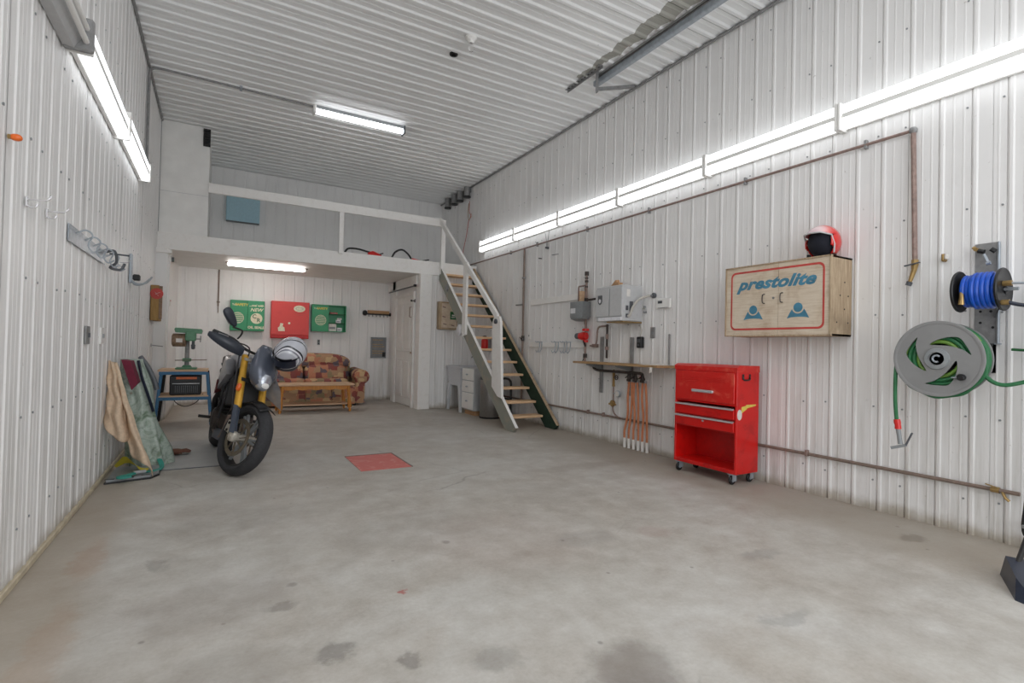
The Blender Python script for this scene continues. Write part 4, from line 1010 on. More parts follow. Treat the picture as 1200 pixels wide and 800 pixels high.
for i, (y, z, lb) in enumerate(((6.22, 2.44, 'small dark bolt with faint wires just under the copper air line'), (6.40, 2.44, 'small grey hook left of the dark bolt under the copper air line'), (6.02, 2.45, 'thin grey pin lying level under the copper air line'))):
    t = thing('steel_pin', lb, 'pin', (RW, y, z + (.13 if i == 0 else 0)), RWZ)
    part('pin', M['grey_dark'], t, lambda b: b.cyl((0, -.05, 0), (0, 0, 0), .016 if i == 0 else .008, 8) if i < 2 else b.cyl((-.09, -.012, 0), (.07, -.012, -.01), .005, 6))
    if i == 0: part('wire', M['steel_dull'], t, lambda b: b.tube(cr([(0, -.03, .0), (-.02, -.03, .12), (-.05, -.03, .22)], 4), .004, 5).tube(cr([(0, -.03, .0), (.03, -.03, .12), (.05, -.03, .24)], 4), .004, 5))

# ------------------------------------------------------------------ key rail boards
t = thing('white_rail', 'upper of two white boards on the right wall, ending behind the grey tank', 'rail', (RW, 6.05, 1.805), RWZ)
part('board', M['white_old'], t, lambda b: b.bb((-.59, -.022, -.045), (.66, 0, .04), .003))
t = thing('hook_rail', 'lower white board with small chrome coat hooks on the right wall', 'rail', (RW, 5.9, 1.165), RWZ)
part('board', M['white_old'], t, lambda b: b.bb((-.74, -.022, -.035), (.80, 0, .035), .003))
for x in (-.46, -.40, -.05, .02, .16, .22, .30):
    part('hook', M['steel'], t, lambda b: b.tube(cr([(x, -.025, .04), (x, -.08, .035), (x, -.10, .05)], 4), .006, 6).tube(cr([(x, -.025, .0), (x, -.035, -.07), (x, -.07, -.11), (x, -.09, -.08)], 4), .006, 6).bb((x - .008, -.028, -.02), (x + .008, -.02, .045)))
for y, z, w_, h_, lb, nm in ((6.68, 1.30, .07, .11, 'white outlet cover on the right wall above the hook rail end', 'outlet'), (4.12, 1.31, .065, .12, 'grey switch plate on the right wall under the thermostat', 'switch_plate')):
    t = thing(nm, lb, 'switch' if 'switch' in nm else 'outlet', (RW, y, z), RWZ)
    part('plate', M['white' if nm == 'outlet' else 'steel_dull'], t, lambda b: b.bb((-w_ / 2, -.012, -h_ / 2), (w_ / 2, 0, h_ / 2), .003))
    part('toggle', M['grey_mid'], t, lambda b: b.bb((-.008, -.02, -.014), (.008, -.012, .014)))

# ------------------------------------------------------------------ boiler group
t = thing('boiler', 'light grey wall boiler cabinet with a dark shield badge', 'boiler', (RW, 4.49, 1.40), RWZ)
part('cabinet', M['grey_light'], t, lambda b: b.bb((-.228, -.315, .03), (.225, -.02, .43), .01))
part('front_panel', M['grey_light'], t, lambda b: b.bb((-.226, -.328, .085), (.005, -.315, .40), .004).bb((.02, -.328, .085), (.223, -.315, .40), .004))
part('groove', M['grey_mid'], t, lambda b: b.bb((.005, -.318, .085), (.02, -.314, .40)))
part('lower_strip', M['label_white'], t, lambda b: b.bb((-.17, -.330, .035), (.215, -.315, .075), .003))
flat_shape('badge', [[(-.178, .33), (-.178, .26), (-.165, .235), (-.142, .222), (-.119, .235), (-.106, .26), (-.106, .33)]], t, M['grey_dark'], .004, T(0, -.331, 0) @ Rx(PI / 2))
flat_shape('badge_mark', [[(-.162, .275), (-.142, .292), (-.122, .275), (-.128, .25), (-.142, .240), (-.156, .25)]], t, M['label_white'], .004, T(0, -.333, 0) @ Rx(PI / 2))
part('side_switches', M['grey_dark'], t, lambda b: b.bb((.224, -.27, .15), (.232, -.24, .20)).bb((.224, -.22, .14), (.232, -.17, .25), .003).bb((.224, -.27, .07), (.234, -.24, .11)))
part('side_label', M['paper'], t, lambda b: b.bb((.224, -.26, .30), (.2265, -.21, .38)))
part('bottom_tray', M['brass'], t, lambda b: b.bb((-.06, -.30, .015), (.22, -.02, .03), .004))
part('flue_cable', M['cable'], t, lambda b: b.tube(cr([(.235, -.25, .09), (.26, -.24, .09), (.28, -.22, .18), (.29, -.14, .27), (.33, -.05, .31), (.34, -.02, .315)], 6), .013, 8))
t = thing('cable_grommet', 'dark round wall fitting where the boiler cable ends', 'fitting', (RW, 4.11, 1.715), RWZ)
part('flange', M['grey_dark'], t, lambda b: b.lathe([(.03, 0), (.03, .02), (.02, .03)], 14, Rx(PI / 2)))
part('stem', M['grey_mid'], t, lambda b: b.cyl((-.03, -.022, 0), (0, -.022, 0), .014, 8))
t = thing('cardboard_piece', 'folded tan cardboard piece on top of the grey boiler', 'cardboard', (RW - .15, 4.60, 1.832))
part('sheet', M['cardboard'], t, lambda b: b.hull([(0, .09, 0), (0, -.06, 0), (.05, .09, 0), (.05, -.06, 0), (.0, -.02, .09), (.03, -.05, .09)]).bb((-.02, -.09, 0), (.05, -.05, .055)))
t = thing('timer_box', 'small black plug-in box hanging on a cord below the boiler', 'box', (RW, 4.285, 1.14), RWZ)
part('body', M['black'], t, lambda b: b.bb((-.04, -.055, 0), (.04, 0, .125), .01))
part('face', M['grey_dark'], t, lambda b: b.bb((-.025, -.058, .06), (.025, -.055, .10)).cyl((0, -.06, .03), (0, -.055, .03), .012, 10))
part('cord', M['cable'], t, lambda b: b.tube(cr([(0, -.03, .125), (.01, -.02, .2), (-.03, -.02, .28), (-.02, -.015, .42), (.05, -.015, .44)], 5), .006, 6))
part('plug', M['grey_mid'], t, lambda b: b.cyl((.05, -.03, .40), (.05, 0, .40), .014, 8).cyl((.04, -.02, .46), (.04, 0, .46), .01, 8))
t = thing('thermostat', 'white thermostat with dark display right of the boiler', 'thermostat', (RW, 3.96, 1.62), RWZ)
part('body', M['white'], t, lambda b: b.bb((-.10, -.028, -.055), (.10, 0, .055), .008))
part('display', M['grey_dark'], t, lambda b: b.bb((-.07, -.031, .0), (-.01, -.028, .028)).bb((-.07, -.031, -.05), (.07, -.028, -.045)))

t = thing('expansion_tank', 'grey metal tank box with white label hanging by the heating pipes', 'tank', (RW, 5.33, 1.50), RWZ)
part('body', M['grey_mid'], t, lambda b: b.rings([[(x * w, -.085 + y * d, z) for x, y in ((-.13, -.06), (-.10, -.08), (.10, -.08), (.13, -.06), (.13, .07), (-.13, .07))] for w, d, z in ((.35, .4, -.03), (.9, .9, .0), (1, 1, .03), (1, 1, .22))]))
part('label', M['label_white'], t, lambda b: b.bb((-.09, -.168, .07), (.01, -.164, .135)))
part('wooden_spacer', M['pale_wood'], t, lambda b: b.bb((.0, -.10, .10), (.035, -.01, .36)).bb((.03, -.045, .10), (.06, -.01, .22)))
part('loop_pipe', M['copper'], t, lambda b: b.tube([(-.08, -.05, .22), (-.08, -.05, .42), (-.07, -.05, .43), (.07, -.05, .43)], .011, 8))
t = thing('heating_pipe', 'vertical heating pipe with fittings and a red circulating pump', 'pipe', (RW, 5.24, .98), RWZ)
py = -.055
part('riser', M['copper'], t, lambda b: b.tube([(0, py, 1.08), (0, py, -.04)], .014, 10))
for z, r, h in ((1.10, .026, .05), (1.04, .02, .02), (1.0, .022, .025), (.93, .018, .02), (.76, .026, .05), (.62, .024, .03), (.55, .024, .03), (.30, .02, .03), (.05, .026, .05)):
    part('fitting', M['dark_pipe'], t, lambda b: b.cyl((0, py, z - h / 2), (0, py, z + h / 2), r, 10))
part('side_arm', M['dark_pipe'], t, lambda b: b.cyl((0, py, .76), (.26, py, .765), .013, 8).sell((.24, py, .765), (.022, .022, .022), .9, 8, 6))
part('second_pipe', M['copper'], t, lambda b: b.tube([(-.03, py + .01, .62), (-.03, py + .01, .45)], .007, 6).tube([(-.04, py, .93), (-.02, py, .85), (-.03, py, .72)], .007, 6))
pm = part('pump', M['red_bright'], t, lambda b: b.tube([(.02, py, .30), (-.03, py - .01, .30), (-.09, py - .02, .30)], [.045, .055, .045], 16).cyl((0, py, .365), (0, py, .395), .045, 12).cyl((0, py, .22), (0, py, .25), .035, 12))
part('motor', M['grey_dark'], pm, lambda b: b.tube([(-.085, py - .02, .30), (-.15, py - .03, .30)], [.045, .038], 14))
part('lever', M['black'], t, lambda b: b.bar((0, py - .03, .24), (.04, py - .03, .17), .02, .015))
part('foot_loop', M['dark_pipe'], t, lambda b: b.tube(cr([(0, py, .06), (-.02, py, .02), (-.05, py, -.02)], 4), .006, 6))
t = thing('pump_lead', 'thin copper pipe from the pump up to the boiler underside', 'pipe', (RW, 5.0, 1.1), RWZ)
part('pipe', M['copper'], t, lambda b: b.tube(cr([(-.16, -.04, .06), (-.06, -.045, .06), (-.02, -.05, .12), (-.01, -.05, .24), (.03, -.055, .29), (.16, -.06, .30)], 6), .011, 8))
part('bracket', M['copper'], t, lambda b: b.bb((-.12, -.05, .04), (-.04, 0, .08), .004))
t = thing('return_pipe', 'dark pipe from the boiler down through the shelf', 'pipe', (RW, 4.82, .98), RWZ)
part('pipe', M['dark_pipe'], t, lambda b: b.tube([(0, -.055, .44), (0, -.055, .03)], .014, 10))
part('union', M['copper'], t, lambda b: b.cyl((0, -.055, .13), (0, -.055, .17), .024, 10).cyl((0, -.055, .26), (0, -.055, .32), .019, 10))

# ------------------------------------------------------------------ shelf with brackets, manifold, orange tubes
t = thing('plywood_shelf', 'narrow plywood shelf on steel uprights on the right wall', 'shelf', (RW, 4.5, .95), RWZ)
part('board', M['plywood'], t, lambda b: b.hull([(-.72, 0, -.012), (-.72, -.26, -.012), (.70, -.26, -.012), (.78, 0, -.012), (-.72, 0, .012), (-.72, -.26, .012), (.70, -.26, .012), (.78, 0, .012)]), smooth=False)
part('cut_end', M['paper'], t, lambda b: b.hull([(.40, -.23, .012), (.62, -.23, .012), (.45, -.05, .012), (.68, -.03, .012), (.45, -.2, .02), (.60, -.1, .024)]))['label'] = 'crumpled white paper at the shelf end'
part('rag', M['paper'], t, lambda b: b.hull([(.60, -.262, -.01), (.64, -.262, -.01), (.61, -.272, -.07), (.63, -.262, -.06), (.62, -.26, -.01)]))
for x, z0, z1 in ((-.47, -.365, .32), (.06, -.36, .31), (.62, -.0, .34)):
    w_ = .028 if x < .5 else .008
    part('upright', M['steel_dull'], t, lambda b: b.bb((x - w_, -.014, z0), (x + w_, 0, z1), .002))
for x in (-.47, .06): part('arm', M['grey_mid'], t, lambda b: b.hull([(x - .008, y, z) for y, z in ((-.014, -.012), (-.24, -.012), (-.24, -.03), (-.014, -.08))] + [(x + .008, y, z) for y, z in ((-.014, -.012), (-.24, -.012), (-.24, -.03), (-.014, -.08))]))
t = thing('pipe_manifold', 'dark iron pipe manifold hanging under the plywood shelf', 'manifold', (RW, 4.5, .86), RWZ)
part('main_pipe', M['dark_pipe'], t, lambda b: b.tube(cr([(-.55, -.07, .06), (-.50, -.10, .025), (-.38, -.11, .0), (0, -.11, .0), (.31, -.11, .0), (.33, -.11, -.02)], 5), .016, 10))
for x in (.12, .22, .33):
    v = part('valve', M['dark_pipe'], t, lambda b: b.tube([(x, -.10, .0), (x, -.095, -.05), (x, -.09, -.06), (x, -.085, -.10)], [.014, .022, .026, .02], 10))
    part('lever', M['black'], v, lambda b: b.bar((x - .03, -.12, -.06), (x + .02, -.125, -.03), .014, .008))
    part('tee', M['dark_pipe'], t, lambda b: b.cyl((x - .022, -.10, -.085), (x + .022, -.10, -.085), .016, 8))
t = thing('drain_assembly', 'thin drain pipe with gauge, tap wheel and small valve under the shelf', 'pipe', (RW, 4.69, .32), RWZ)
part('pipe', M['copper'], t, lambda b: b.tube(cr([(0, -.05, .56), (0, -.05, .25), (.0, -.05, .08), (.06, -.035, .01), (.18, -.03, -.0)], 5), .009, 8))
part('valve_body', M['brass'], t, lambda b: b.tube([(0, -.05, .55), (0, -.05, .46), (0, -.05, .36)], [.02, .014, .018], 8).sell((.0, -.06, .16), (.035, .03, .04), .9, 10, 8).cyl((-.06, -.06, .15), (.05, -.06, .15), .012, 8))
part('gauge', M['steel'], t, lambda b: b.lathe([(.04, 0), (.04, .02), (.034, .024)], 20, T(.09, -.05, .28) @ Rx(PI / 2)).cyl((0, -.05, .28), (.06, -.05, .28), .008, 6))
part('gauge_face', M['paper'], t, lambda b: b.lathe([(.032, 0), (.032, .002)], 20, T(.09, -.0745, .28) @ Rx(PI / 2)))
part('tap_wheel', M['dark_pipe'], t, lambda b: b.tube([(.08 + .025 * math.cos(a * PI / 4), -.08, .47 + .025 * math.sin(a * PI / 4)) for a in range(8)], .007, 6, closed=True).cyl((.0, -.05, .47), (.08, -.08, .47), .008, 6))
pl = ['leftmost of the six', 'second from the left', 'third from the left', 'fourth from the left', 'fifth from the left', 'rightmost of the six']
tops = [(.085, .0), (.115, .01), (.165, 0), (.20, .01), (.295, 0), (.325, .01)]
bots = [-.02, .05, .125, .20, .265, .335]
for i in range(6):
    t = thing('orange_tube', 'orange heating tube hanging to the floor under the shelf, ' + pl[i], 'tube', (RW, 4.47, 0), RWZ, 'orange heating tubes under the shelf')
    a, dy = tops[i]; c_ = bots[i]; w_ = (-.03, .03)[i % 2]
    part('tube', M['pex'], t, lambda b: b.tube(cr([(a, -.085 + dy, .775), (a + .2 * (c_ - a) + w_ * .5, -.07, .58), ((a + c_) / 2, -.05, .38), (c_, -.045, .2), (c_, -.045, .10)], 6), .0125, 8))
    part('white_sleeve', M['white'], t, lambda b: b.tube([(c_, -.045, .11), (c_ + .004, -.045, .0)], .0165, 8))
    part('collar', M['steel_dull'], t, lambda b: b.cyl((a, -.085 + dy, .785), (a, -.085 + dy, .755), .018, 8))

# ------------------------------------------------------------------ red tool chest
def tool_chest():
    t = thing('tool_chest', 'tall red rolling tool cabinet with an open bottom bay', 'tool cabinet', (RW - .20, 3.12, 0), RWZ)
    hw, y0, y1 = .335, -.17, .12
    red, rd = M['red'], M['red_dark']
    part('side_panel', red, t, lambda b: b.bb((-hw, y0, .09), (-hw + .022, y1, .66), .004))
    part('side_panel', red, t, lambda b: b.bb((hw - .022, y0, .09), (hw, y1, .66), .004))
    part('back_panel', rd, t, lambda b: b.bb((-hw + .02, y1 - .01, .10), (hw - .02, y1, .66)))
    part('bottom_shelf', red, t, lambda b: b.bb((-hw + .02, y0, .09), (hw - .02, y1 - .01, .125), .004))
    part('middle_divider', rd, t, lambda b: b.bb((-hw + .02, y0 + .005, .43), (hw - .02, y1 - .01, .44)).bb((-hw + .02, y0 + .004, .535), (hw - .02, y0 + .01, .545)))
    for z0, z1, p in ((.44, .535, 'drawer'), (.545, .642, 'drawer')):
        d = part(p, red, t, lambda b: b.bb((-hw + .024, y0 - .008, z0), (hw - .024, y1 - .02, z1 - .012), .003))
        part('drawer_pull', M['chrome'], d, lambda b: b.hull([(x, y, z) for x in (-hw + .024, hw - .024) for y, z in ((y0 - .008, z1 - .002), (y0 - .022, z1 - .006), (y0 - .022, z1 - .018), (y0 - .006, z1 - .012))]), smooth=False)
    part('lock', M['chrome'], t, lambda b: b.lathe([(.009, 0), (.009, .008)], 12, T(.0, y0 - .008, .50) @ Rx(PI / 2)))
    c = part('upper_chest', red, t, lambda b: b.bb((-hw, y0, .655), (hw, y1, .965), .005))
    part('chest_door', M['red_worn'], t, lambda b: b.bb((-hw + .02, y0 - .012, .675), (hw - .02, y0, .935), .004))
    part('door_rib', M['red_worn'], t, lambda b: [b.bb((x0, y0 - .015, z), (x1, y0 - .011, z + .007), .001) for x0, x1 in ((-.24, -.05), (.03, .23)) for z in (.845, .86, .875)])['kind'] = 'stuff'
    part('handle', M['chrome'], t, lambda b: b.bb((-.115, y0 - .034, .752), (.115, y0 - .022, .776), .004).bb((-.11, y0 - .024, .755), (-.09, y0 - .01, .773)).bb((.09, y0 - .024, .755), (.11, y0 - .01, .773)))
    part('lid', M['red_worn'], t, lambda b: b.hull([(x, y, z) for x in (-hw - .003, hw + .003) for y, z in ((y0 - .005, .945), (y1, .945), (y1, 1.0), (y0 + .03, 1.0), (y0 - .005, .982))]))
    part('side_handle', M['black'], t, lambda b: b.tube(cr([(hw, -.10, .90), (hw + .012, -.09, .88), (hw + .014, -.03, .885), (hw, -.01, .90)], 4), .007, 6).bb((hw, -.11, .885), (hw + .003, -.085, .93)).bb((hw, -.02, .885), (hw + .003, .0, .93)))
    part('sticker', M['yellow_ink'], t, lambda b: b.hull([(hw, -.11, .60), (hw, -.04, .635), (hw, -.04, .665), (hw, -.11, .655), (hw + .001, -.08, .63)]).hull([(hw, -.05, .64), (hw, .08, .66), (hw, .08, .672), (hw, -.05, .672), (hw + .001, 0, .66)]), smooth=False)
    part('round_sticker', M['paper'], t, lambda b: b.lathe([(.030, 0), (.030, .001)], 16, T(hw, -.135, .59) @ Ry(PI / 2) @ Matrix.Diagonal((1.5, 1, 1, 1))))
    for sx in (-1, 1):
        for yy, sd in ((y0 + .03, -1), (y1 - .03, 1)):
            w = part('caster', M['steel'], t, lambda b: b.bb((sx * (hw - .05) - .03, yy - .03, .082), (sx * (hw - .05) + .03, yy + .03, .09)).bb((sx * (hw - .05) - .018, yy - .025, .03), (sx * (hw - .05) - .014, yy + .025, .085)).bb((sx * (hw - .05) + .014, yy - .025, .03), (sx * (hw - .05) + .018, yy + .025, .085)))
            part('wheel', M['black'], w, lambda b: b.lathe([(.034, -.010), (.038, -.006), (.038, .006), (.034, .010)], 20, T(sx * (hw - .05), yy - .01, .038) @ Ry(PI / 2)))
            part('hub', M['steel'], w, lambda b: b.cyl((sx * (hw - .05) - .0125, yy - .01, .038), (sx * (hw - .05) + .0125, yy - .01, .038), .016, 12))
tool_chest()

# ------------------------------------------------------------------ printed wooden cabinet and helmet
def printed_cabinet():
    t = thing('hanging_cabinet', 'worn wooden wall cabinet printed prestolite with a red border', 'cabinet', (RW, 2.535, 1.25), RWZ)
    F_ = -.282
    part('case', M['old_wood'], t, lambda b: b.bb((-.443, F_ + .015, 0), (-.430, 0, .588)).bb((.430, F_ + .015, 0), (.443, 0, .588)).bb((-.443, F_ + .015, .575), (.443, 0, .588)).bb((-.443, F_ + .015, 0), (.443, 0, .013)).bb((-.44, -.01, 0), (.44, 0, .588)), smooth=False)
    part('face_rim', M['old_wood'], t, lambda b: b.bb((-.446, F_ - .008, 0), (-.436, F_ + .02, .588)).bb((.436, F_ - .008, 0), (.446, F_ + .02, .588)).bb((-.446, F_ - .008, .58), (.446, F_ + .02, .59)).bb((-.446, F_ - .008, -.002), (.446, F_ + .02, .008)), smooth=False)
    for a, c in ((-.436, .0385), (.0415, .436)): part('door', M['printed'], t, lambda b: b.bb((a, F_, .008), (c, F_ + .014, .58), .001), smooth=False)
    def rr(x0, x1, z0, z1, r):
        o = []
        for cx, cz, a0 in ((x1 - r, z1 - r, 0), (x0 + r, z1 - r, PI / 2), (x0 + r, z0 + r, PI), (x1 - r, z0 + r, 1.5 * PI)):
            o += [(cx + r * math.cos(a0 + k * PI / 12), cz + r * math.sin(a0 + k * PI / 12)) for k in range(7)]
        return o
    XF = T(0, F_ - .0008, 0) @ Rx(PI / 2)
    flat_shape('border', [rr(-.392, .400, .050, .545, .045), rr(-.378, .386, .066, .529, .035)], t, M['red_flat'], .001, XF)
    text('prestolite', .128, t, M['teal_ink'], .0, .430, F_ - .0008, shear=.38, bold=.0052, sx=1.24, space=1.04)
    for cx, s in ((-.178, 1), (.202, 1)):
        flat_shape('round_mark', [circle(.036, 32, cx, .218)], t, M['teal_ink'], .001, XF)
        arc = [(cx + .048 * math.cos(a), .218 + .048 * math.sin(a)) for a in [math.radians(-14 - k * 152 / 12) for k in range(13)]]
        flat_shape('base_mark', [[(cx + .088, .135), ] + [(cx + .058, .19)] + arc + [(cx - .058, .19), (cx - .088, .135), (cx - .055, .143), (cx, .146), (cx + .055, .143)]], t, M['teal_ink'], .001, XF)
    for x in (-.075, .078):
        part('door_handle', M['dark_pipe'], t, lambda b: b.tube(cr([(x, F_, .34), (x - .012, F_ - .012, .335), (x - .015, F_ - .014, .305), (x - .012, F_ - .012, .27), (x, F_, .265)], 4), .004, 6))
    part('lock', M['steel_dull'], t, lambda b: b.lathe([(.009, 0), (.009, .006)], 10, T(.0, F_, .305) @ Rx(PI / 2)))
    part('latch', M['black'], t, lambda b: b.bb((.265, F_ - .005, .59), (.285, F_ + .02, .61)))
    o = part('nail', M['dark_pipe'], t, lambda b: [b.cyl((.443, y, z), (.446, y, z), .006, 6) for y, z in ((-.05, .30), (-.10, .40), (-.16, .30), (-.1, .2), (-.2, .1), (-.05, .1))]); o['kind'] = 'stuff'
printed_cabinet()

def helmet(name, label, loc, rot, mat, R=.135, full=False):
    t = thing(name, label, 'helmet', loc, rot=rot)
    # local: face towards -y, up z, centre at origin
    def shape(th, ph, k=1.0):
        x = math.cos(ph) * math.cos(th); y = math.cos(ph) * math.sin(th); z = math.sin(ph)
        return Vector((x * R * .86 * k, y * R * 1.08 * k, z * R * (1.0 if z > 0 else .95) * k))
    n, m = 56, 32
    def inside(p):
        lo, hi = (-.30 if full else -2), .34
        return p.y < -.10 * R and abs(p.x) < R * .80 and lo * R < p.z < hi * R + .12 * R * (1 - (p.x / R) ** 2)
    def shell(b):
        V = {}; ph0 = -.80
        for j in range(m + 1):
            ph = ph0 + (PI / 2 - ph0) * j / m
            for k in range(n): V[j, k] = shape(2 * PI * k / n, min(ph, PI / 2 - .02))
        G = {q: b.V(p) for q, p in V.items()}
        for j in range(m):
            for k in range(n):
                q = [(j, k), (j, (k + 1) % n), (j + 1, (k + 1) % n), (j + 1, k)]
                c = sum((V[a] for a in q), Vector()) / 4
                if inside(c): continue
                b.F([G[a] for a in q])
        b.F([G[m, k] for k in range(n)])
    o = part('shell', mat, t, shell, ang=180)
    md = o.modifiers.new('solid', 'SOLIDIFY'); md.thickness = .008; md.offset = -1
    part('liner', M['liner'], t, lambda b: b.sell((0, R * .12, R * .02), (R * .76, R * .86, R * .86), 1, 24, 14))
    if full:
        part('visor', M['navy'], t, lambda b: b.strip([shape(a, .30, 1.02) for a in [math.radians(200 + k * 7) for k in range(21)]], [shape(a, -.28, 1.03) for a in [math.radians(200 + k * 7) for k in range(21)]]), ang=180)
        part('chin_vent', M['black'], t, lambda b: b.box((0, -R * .98, -R * .52), (.05, .02, .02), .005))
    else:
        part('edge_trim', M['grey_light'], t, lambda b: b.tube([(sx * R * a, -R * y, R * z) for sx, a, y, z in ((-1, .80, .14, -.66), (-1, .83, .14, -.2), (-1, .80, .35, .30), (-1, .5, .82, .44), (1, 0.0, .98, .46), (1, .5, .82, .44), (1, .80, .35, .30), (1, .83, .14, -.2), (1, .80, .14, -.66))], .006, 6))
    part('bottom_trim', M['black'], t, lambda b: b.tube([shape(2 * PI * k / 40, -.80, 1.0) for k in range(40) if full or not (-.1 > math.sin(2 * PI * k / 40))], .006, 6, closed=full))
    return t
helmet('open_face_helmet', 'red and white open face helmet on top of the wooden cabinet', (RW - .17, 2.22, 1.956), (0, 0, math.radians(-98)), M['helm2'], .135)

# ------------------------------------------------------------------ hose reels
def garden_reel():
    t = thing('hose_reel', 'big grey hose reel wound with green hose on the right wall', 'hose reel', (RW, 1.43, 1.10), RWZ)
    yf = -.335
    R_ = .222
    def slot(a0):
        pts = [(-.04, .085), (-.005, .112), (.05, .130), (.105, .128), (.135, .09), (.165, .025), (.125, .055), (.07, .075), (.01, .082)]
        ca, sa = math.cos(a0), math.sin(a0)
        P = cr([(x, y, 0) for x, y in pts], 3, closed=True)
        return [(p.x * ca - p.y * sa, p.x * sa + p.y * ca) for p in P]
    XF = T(0, yf, 0) @ Rx(PI / 2)
    flat_shape('front_disc', [circle(R_, 64)] + [slot(k * 2 * PI / 3) for k in range(3)] + [circle(.038, 32)], t, M['reel_grey'], .010, XF)
    part('front_rim', M['reel_grey'], t, lambda b: b.lathe([(R_, -.004), (R_ + .008, -.002), (R_ + .008, .008), (R_, .010), (R_ - .012, .006), (R_ - .012, -.004)], 64, XF, close=True))
    part('hub_ring', M['grey_mid'], t, lambda b: b.lathe([(.040, .0), (.040, .018), (.062, .014), (.066, .002)], 40, XF))
    part('hub', M['black'], t, lambda b: b.lathe([(.040, -.02), (.040, .002)], 28, XF))
    part('hub_hook', M['steel'], t, lambda b: b.tube([(.020 * math.cos(a), yf - .012, .020 * math.sin(a)) for a in [math.radians(40 + k * 28) for k in range(10)]], .006, 8))
    part('back_disc', M['reel_grey'], t, lambda b: b.lathe([(R_, 0), (R_, .010)], 64, T(0, yf + .14, 0) @ Rx(PI / 2)))
    part('drum', M['grey_dark'], t, lambda b: b.lathe([(.06, 0), (.06, .13)], 32, T(0, yf + .135, 0) @ Rx(PI / 2)))
    for j in range(5):
        for q, r in enumerate((.105, .130, .155, .180, .203)):
            if (j not in (0, 4)) and q < 4: continue
            part('hose_turn', M['green_hose2'] if (q + j) % 3 == 0 else M['green_hose'], t, lambda b: b.tube([(r * math.cos(a) + .002, yf + .022 + j * .025, r * math.sin(a)) for a in [k * PI / 20 for k in range(40)]], .0125, 8, closed=True))
    part('outer_turn', M['green_hose'], t, lambda b: b.tube([((.222 + .004 * math.sin(k)) * math.cos(a), yf + .03, (.222 + .004 * math.sin(k)) * math.sin(a) - .008) for k, a in enumerate([math.radians(180 + q * 6) for q in range(36)])], .012, 8))
    k = part('crank_knob', M['black'], t, lambda b: b.lathe([(.010, 0), (.018, .015), (.02, .04), (.014, .05)], 16, T(.130, yf - .005, -.105) @ Rx(PI / 2)))
    part('knob_base', M['steel'], k, lambda b: b.bar((.075, yf - .008, -.110), (.125, yf - .010, -.106), .018, .008))
    part('hanging_hose', M['green_hose'], t, lambda b: b.tube(cr([(-.21, yf + .03, .06), (-.222, yf + .02, -.02), (-.225, yf + .01, -.12), (-.22, yf, -.28), (-.21, yf, -.41)], 6), .0115, 8))
    part('coupler', M['red_bright'], t, lambda b: b.tube([(-.21, yf, -.395), (-.207, yf, -.415), (-.204, yf, -.43), (-.202, yf, -.455)], [.018, .02, .017, .019], 10))
    g = part('spray_nozzle', M['grey_mid'], t, lambda b: b.tube([(-.202, yf, -.455), (-.195, yf, -.50), (-.188, yf, -.55)], [.014, .013, .014], 10).bar((-.238, yf, -.582), (-.158, yf, -.552), .02, .018))
    part('trigger', M['grey_dark'], g, lambda b: b.bar((-.16, yf, -.556), (-.125, yf, -.47), .012, .008))
    part('bracket', M['black_matte'], t, lambda b: b.bb((.135, -.19, -.08), (.17, 0, .10), .004).bb((.10, -.05, -.08), (.17, 0, .10)).bb((0, -.20, -.02), (.15, -.18, .02)))
    part('feed_hose', M['green_hose'], t, lambda b: b.tube(cr([(.205, yf + .05, -.085), (.24, yf + .06, -.125), (.29, yf + .07, -.14), (.36, yf + .09, -.12), (.45, yf + .12, -.08)], 6), .012, 8))
garden_reel()
def air_reel():
    t = thing('air_hose_reel', 'small black reel wound with blue air hose above the green hose reel', 'hose reel', (RW, 1.262, 1.51), RWZ)
    yc = -.205
    for x, r in ((-.105, .122), (.095, .122)):
        part('flange', M['black'], t, lambda b: b.lathe([(.02, -.004), (r - .01, -.004), (r, -.01), (r + .004, 0), (r, .006), (r - .01, .003), (.02, .003)], 40, T(x, yc, 0) @ Ry(PI / 2)))
    part('drum', M['black'], t, lambda b: b.cyl((-.10, yc, 0), (.09, yc, 0), .045, 20))
    for j in range(7):
        x = -.078 + j * .0235; r = .085 + (.012 if 1 < j < 6 else 0)
        part('hose_turn', M['blue_hose'], t, lambda b: b.tube([(x + .010 * math.sin(a / 2), yc + r * math.cos(a), r * math.sin(a)) for a in [k * PI / 16 for k in range(32)]], .0135, 8, closed=True))
    part('axle', M['steel'], t, lambda b: b.cyl((-.13, yc, 0), (.16, yc, 0), .010, 8))
    part('swivel', M['brass'], t, lambda b: b.cyl((.10, yc - .03, .03), (.14, yc - .03, .03), .016, 10).cyl((.10, yc - .05, -.08), (.135, yc - .05, -.08), .016, 10).bar((.105, yc - .04, .06), (.105, yc - .04, -.02), .01, .02))
    part('outlet', M['brass'], t, lambda b: b.tube([(-.07, yc - .085, .0), (-.068, yc - .09, -.045), (-.07, yc - .088, -.085)], [.010, .012, .016], 10))
    part('bracket', M['grey_dark'], t, lambda b: b.bar((-.0, -.01, .10), (.11, yc, 0.0), .03, .006, (1, 0, 0)).bar((-.0, -.01, -.14), (.11, yc, 0.0), .03, .006, (1, 0, 0)))
    part('feed_hose', M['navy'], t, lambda b: b.tube(cr([(.13, yc - .05, -.08), (.17, yc - .04, -.095), (.25, yc - .02, -.11), (.32, yc, -.12)], 5), .011, 8))
    part('feed_stub', M['steel'], t, lambda b: b.cyl((.13, yc - .03, .03), (.19, yc - .03, .025), .007, 8))
air_reel()
t = thing('reel_plate', 'tall galvanised mounting plate on the wall behind the two hose reels', 'plate', (RW, 1.305, 1.50), RWZ)
part('plate', M['steel_dull'], t, lambda b: b.bb((-.06, -.006, -.30), (.06, 0, .325), .002))
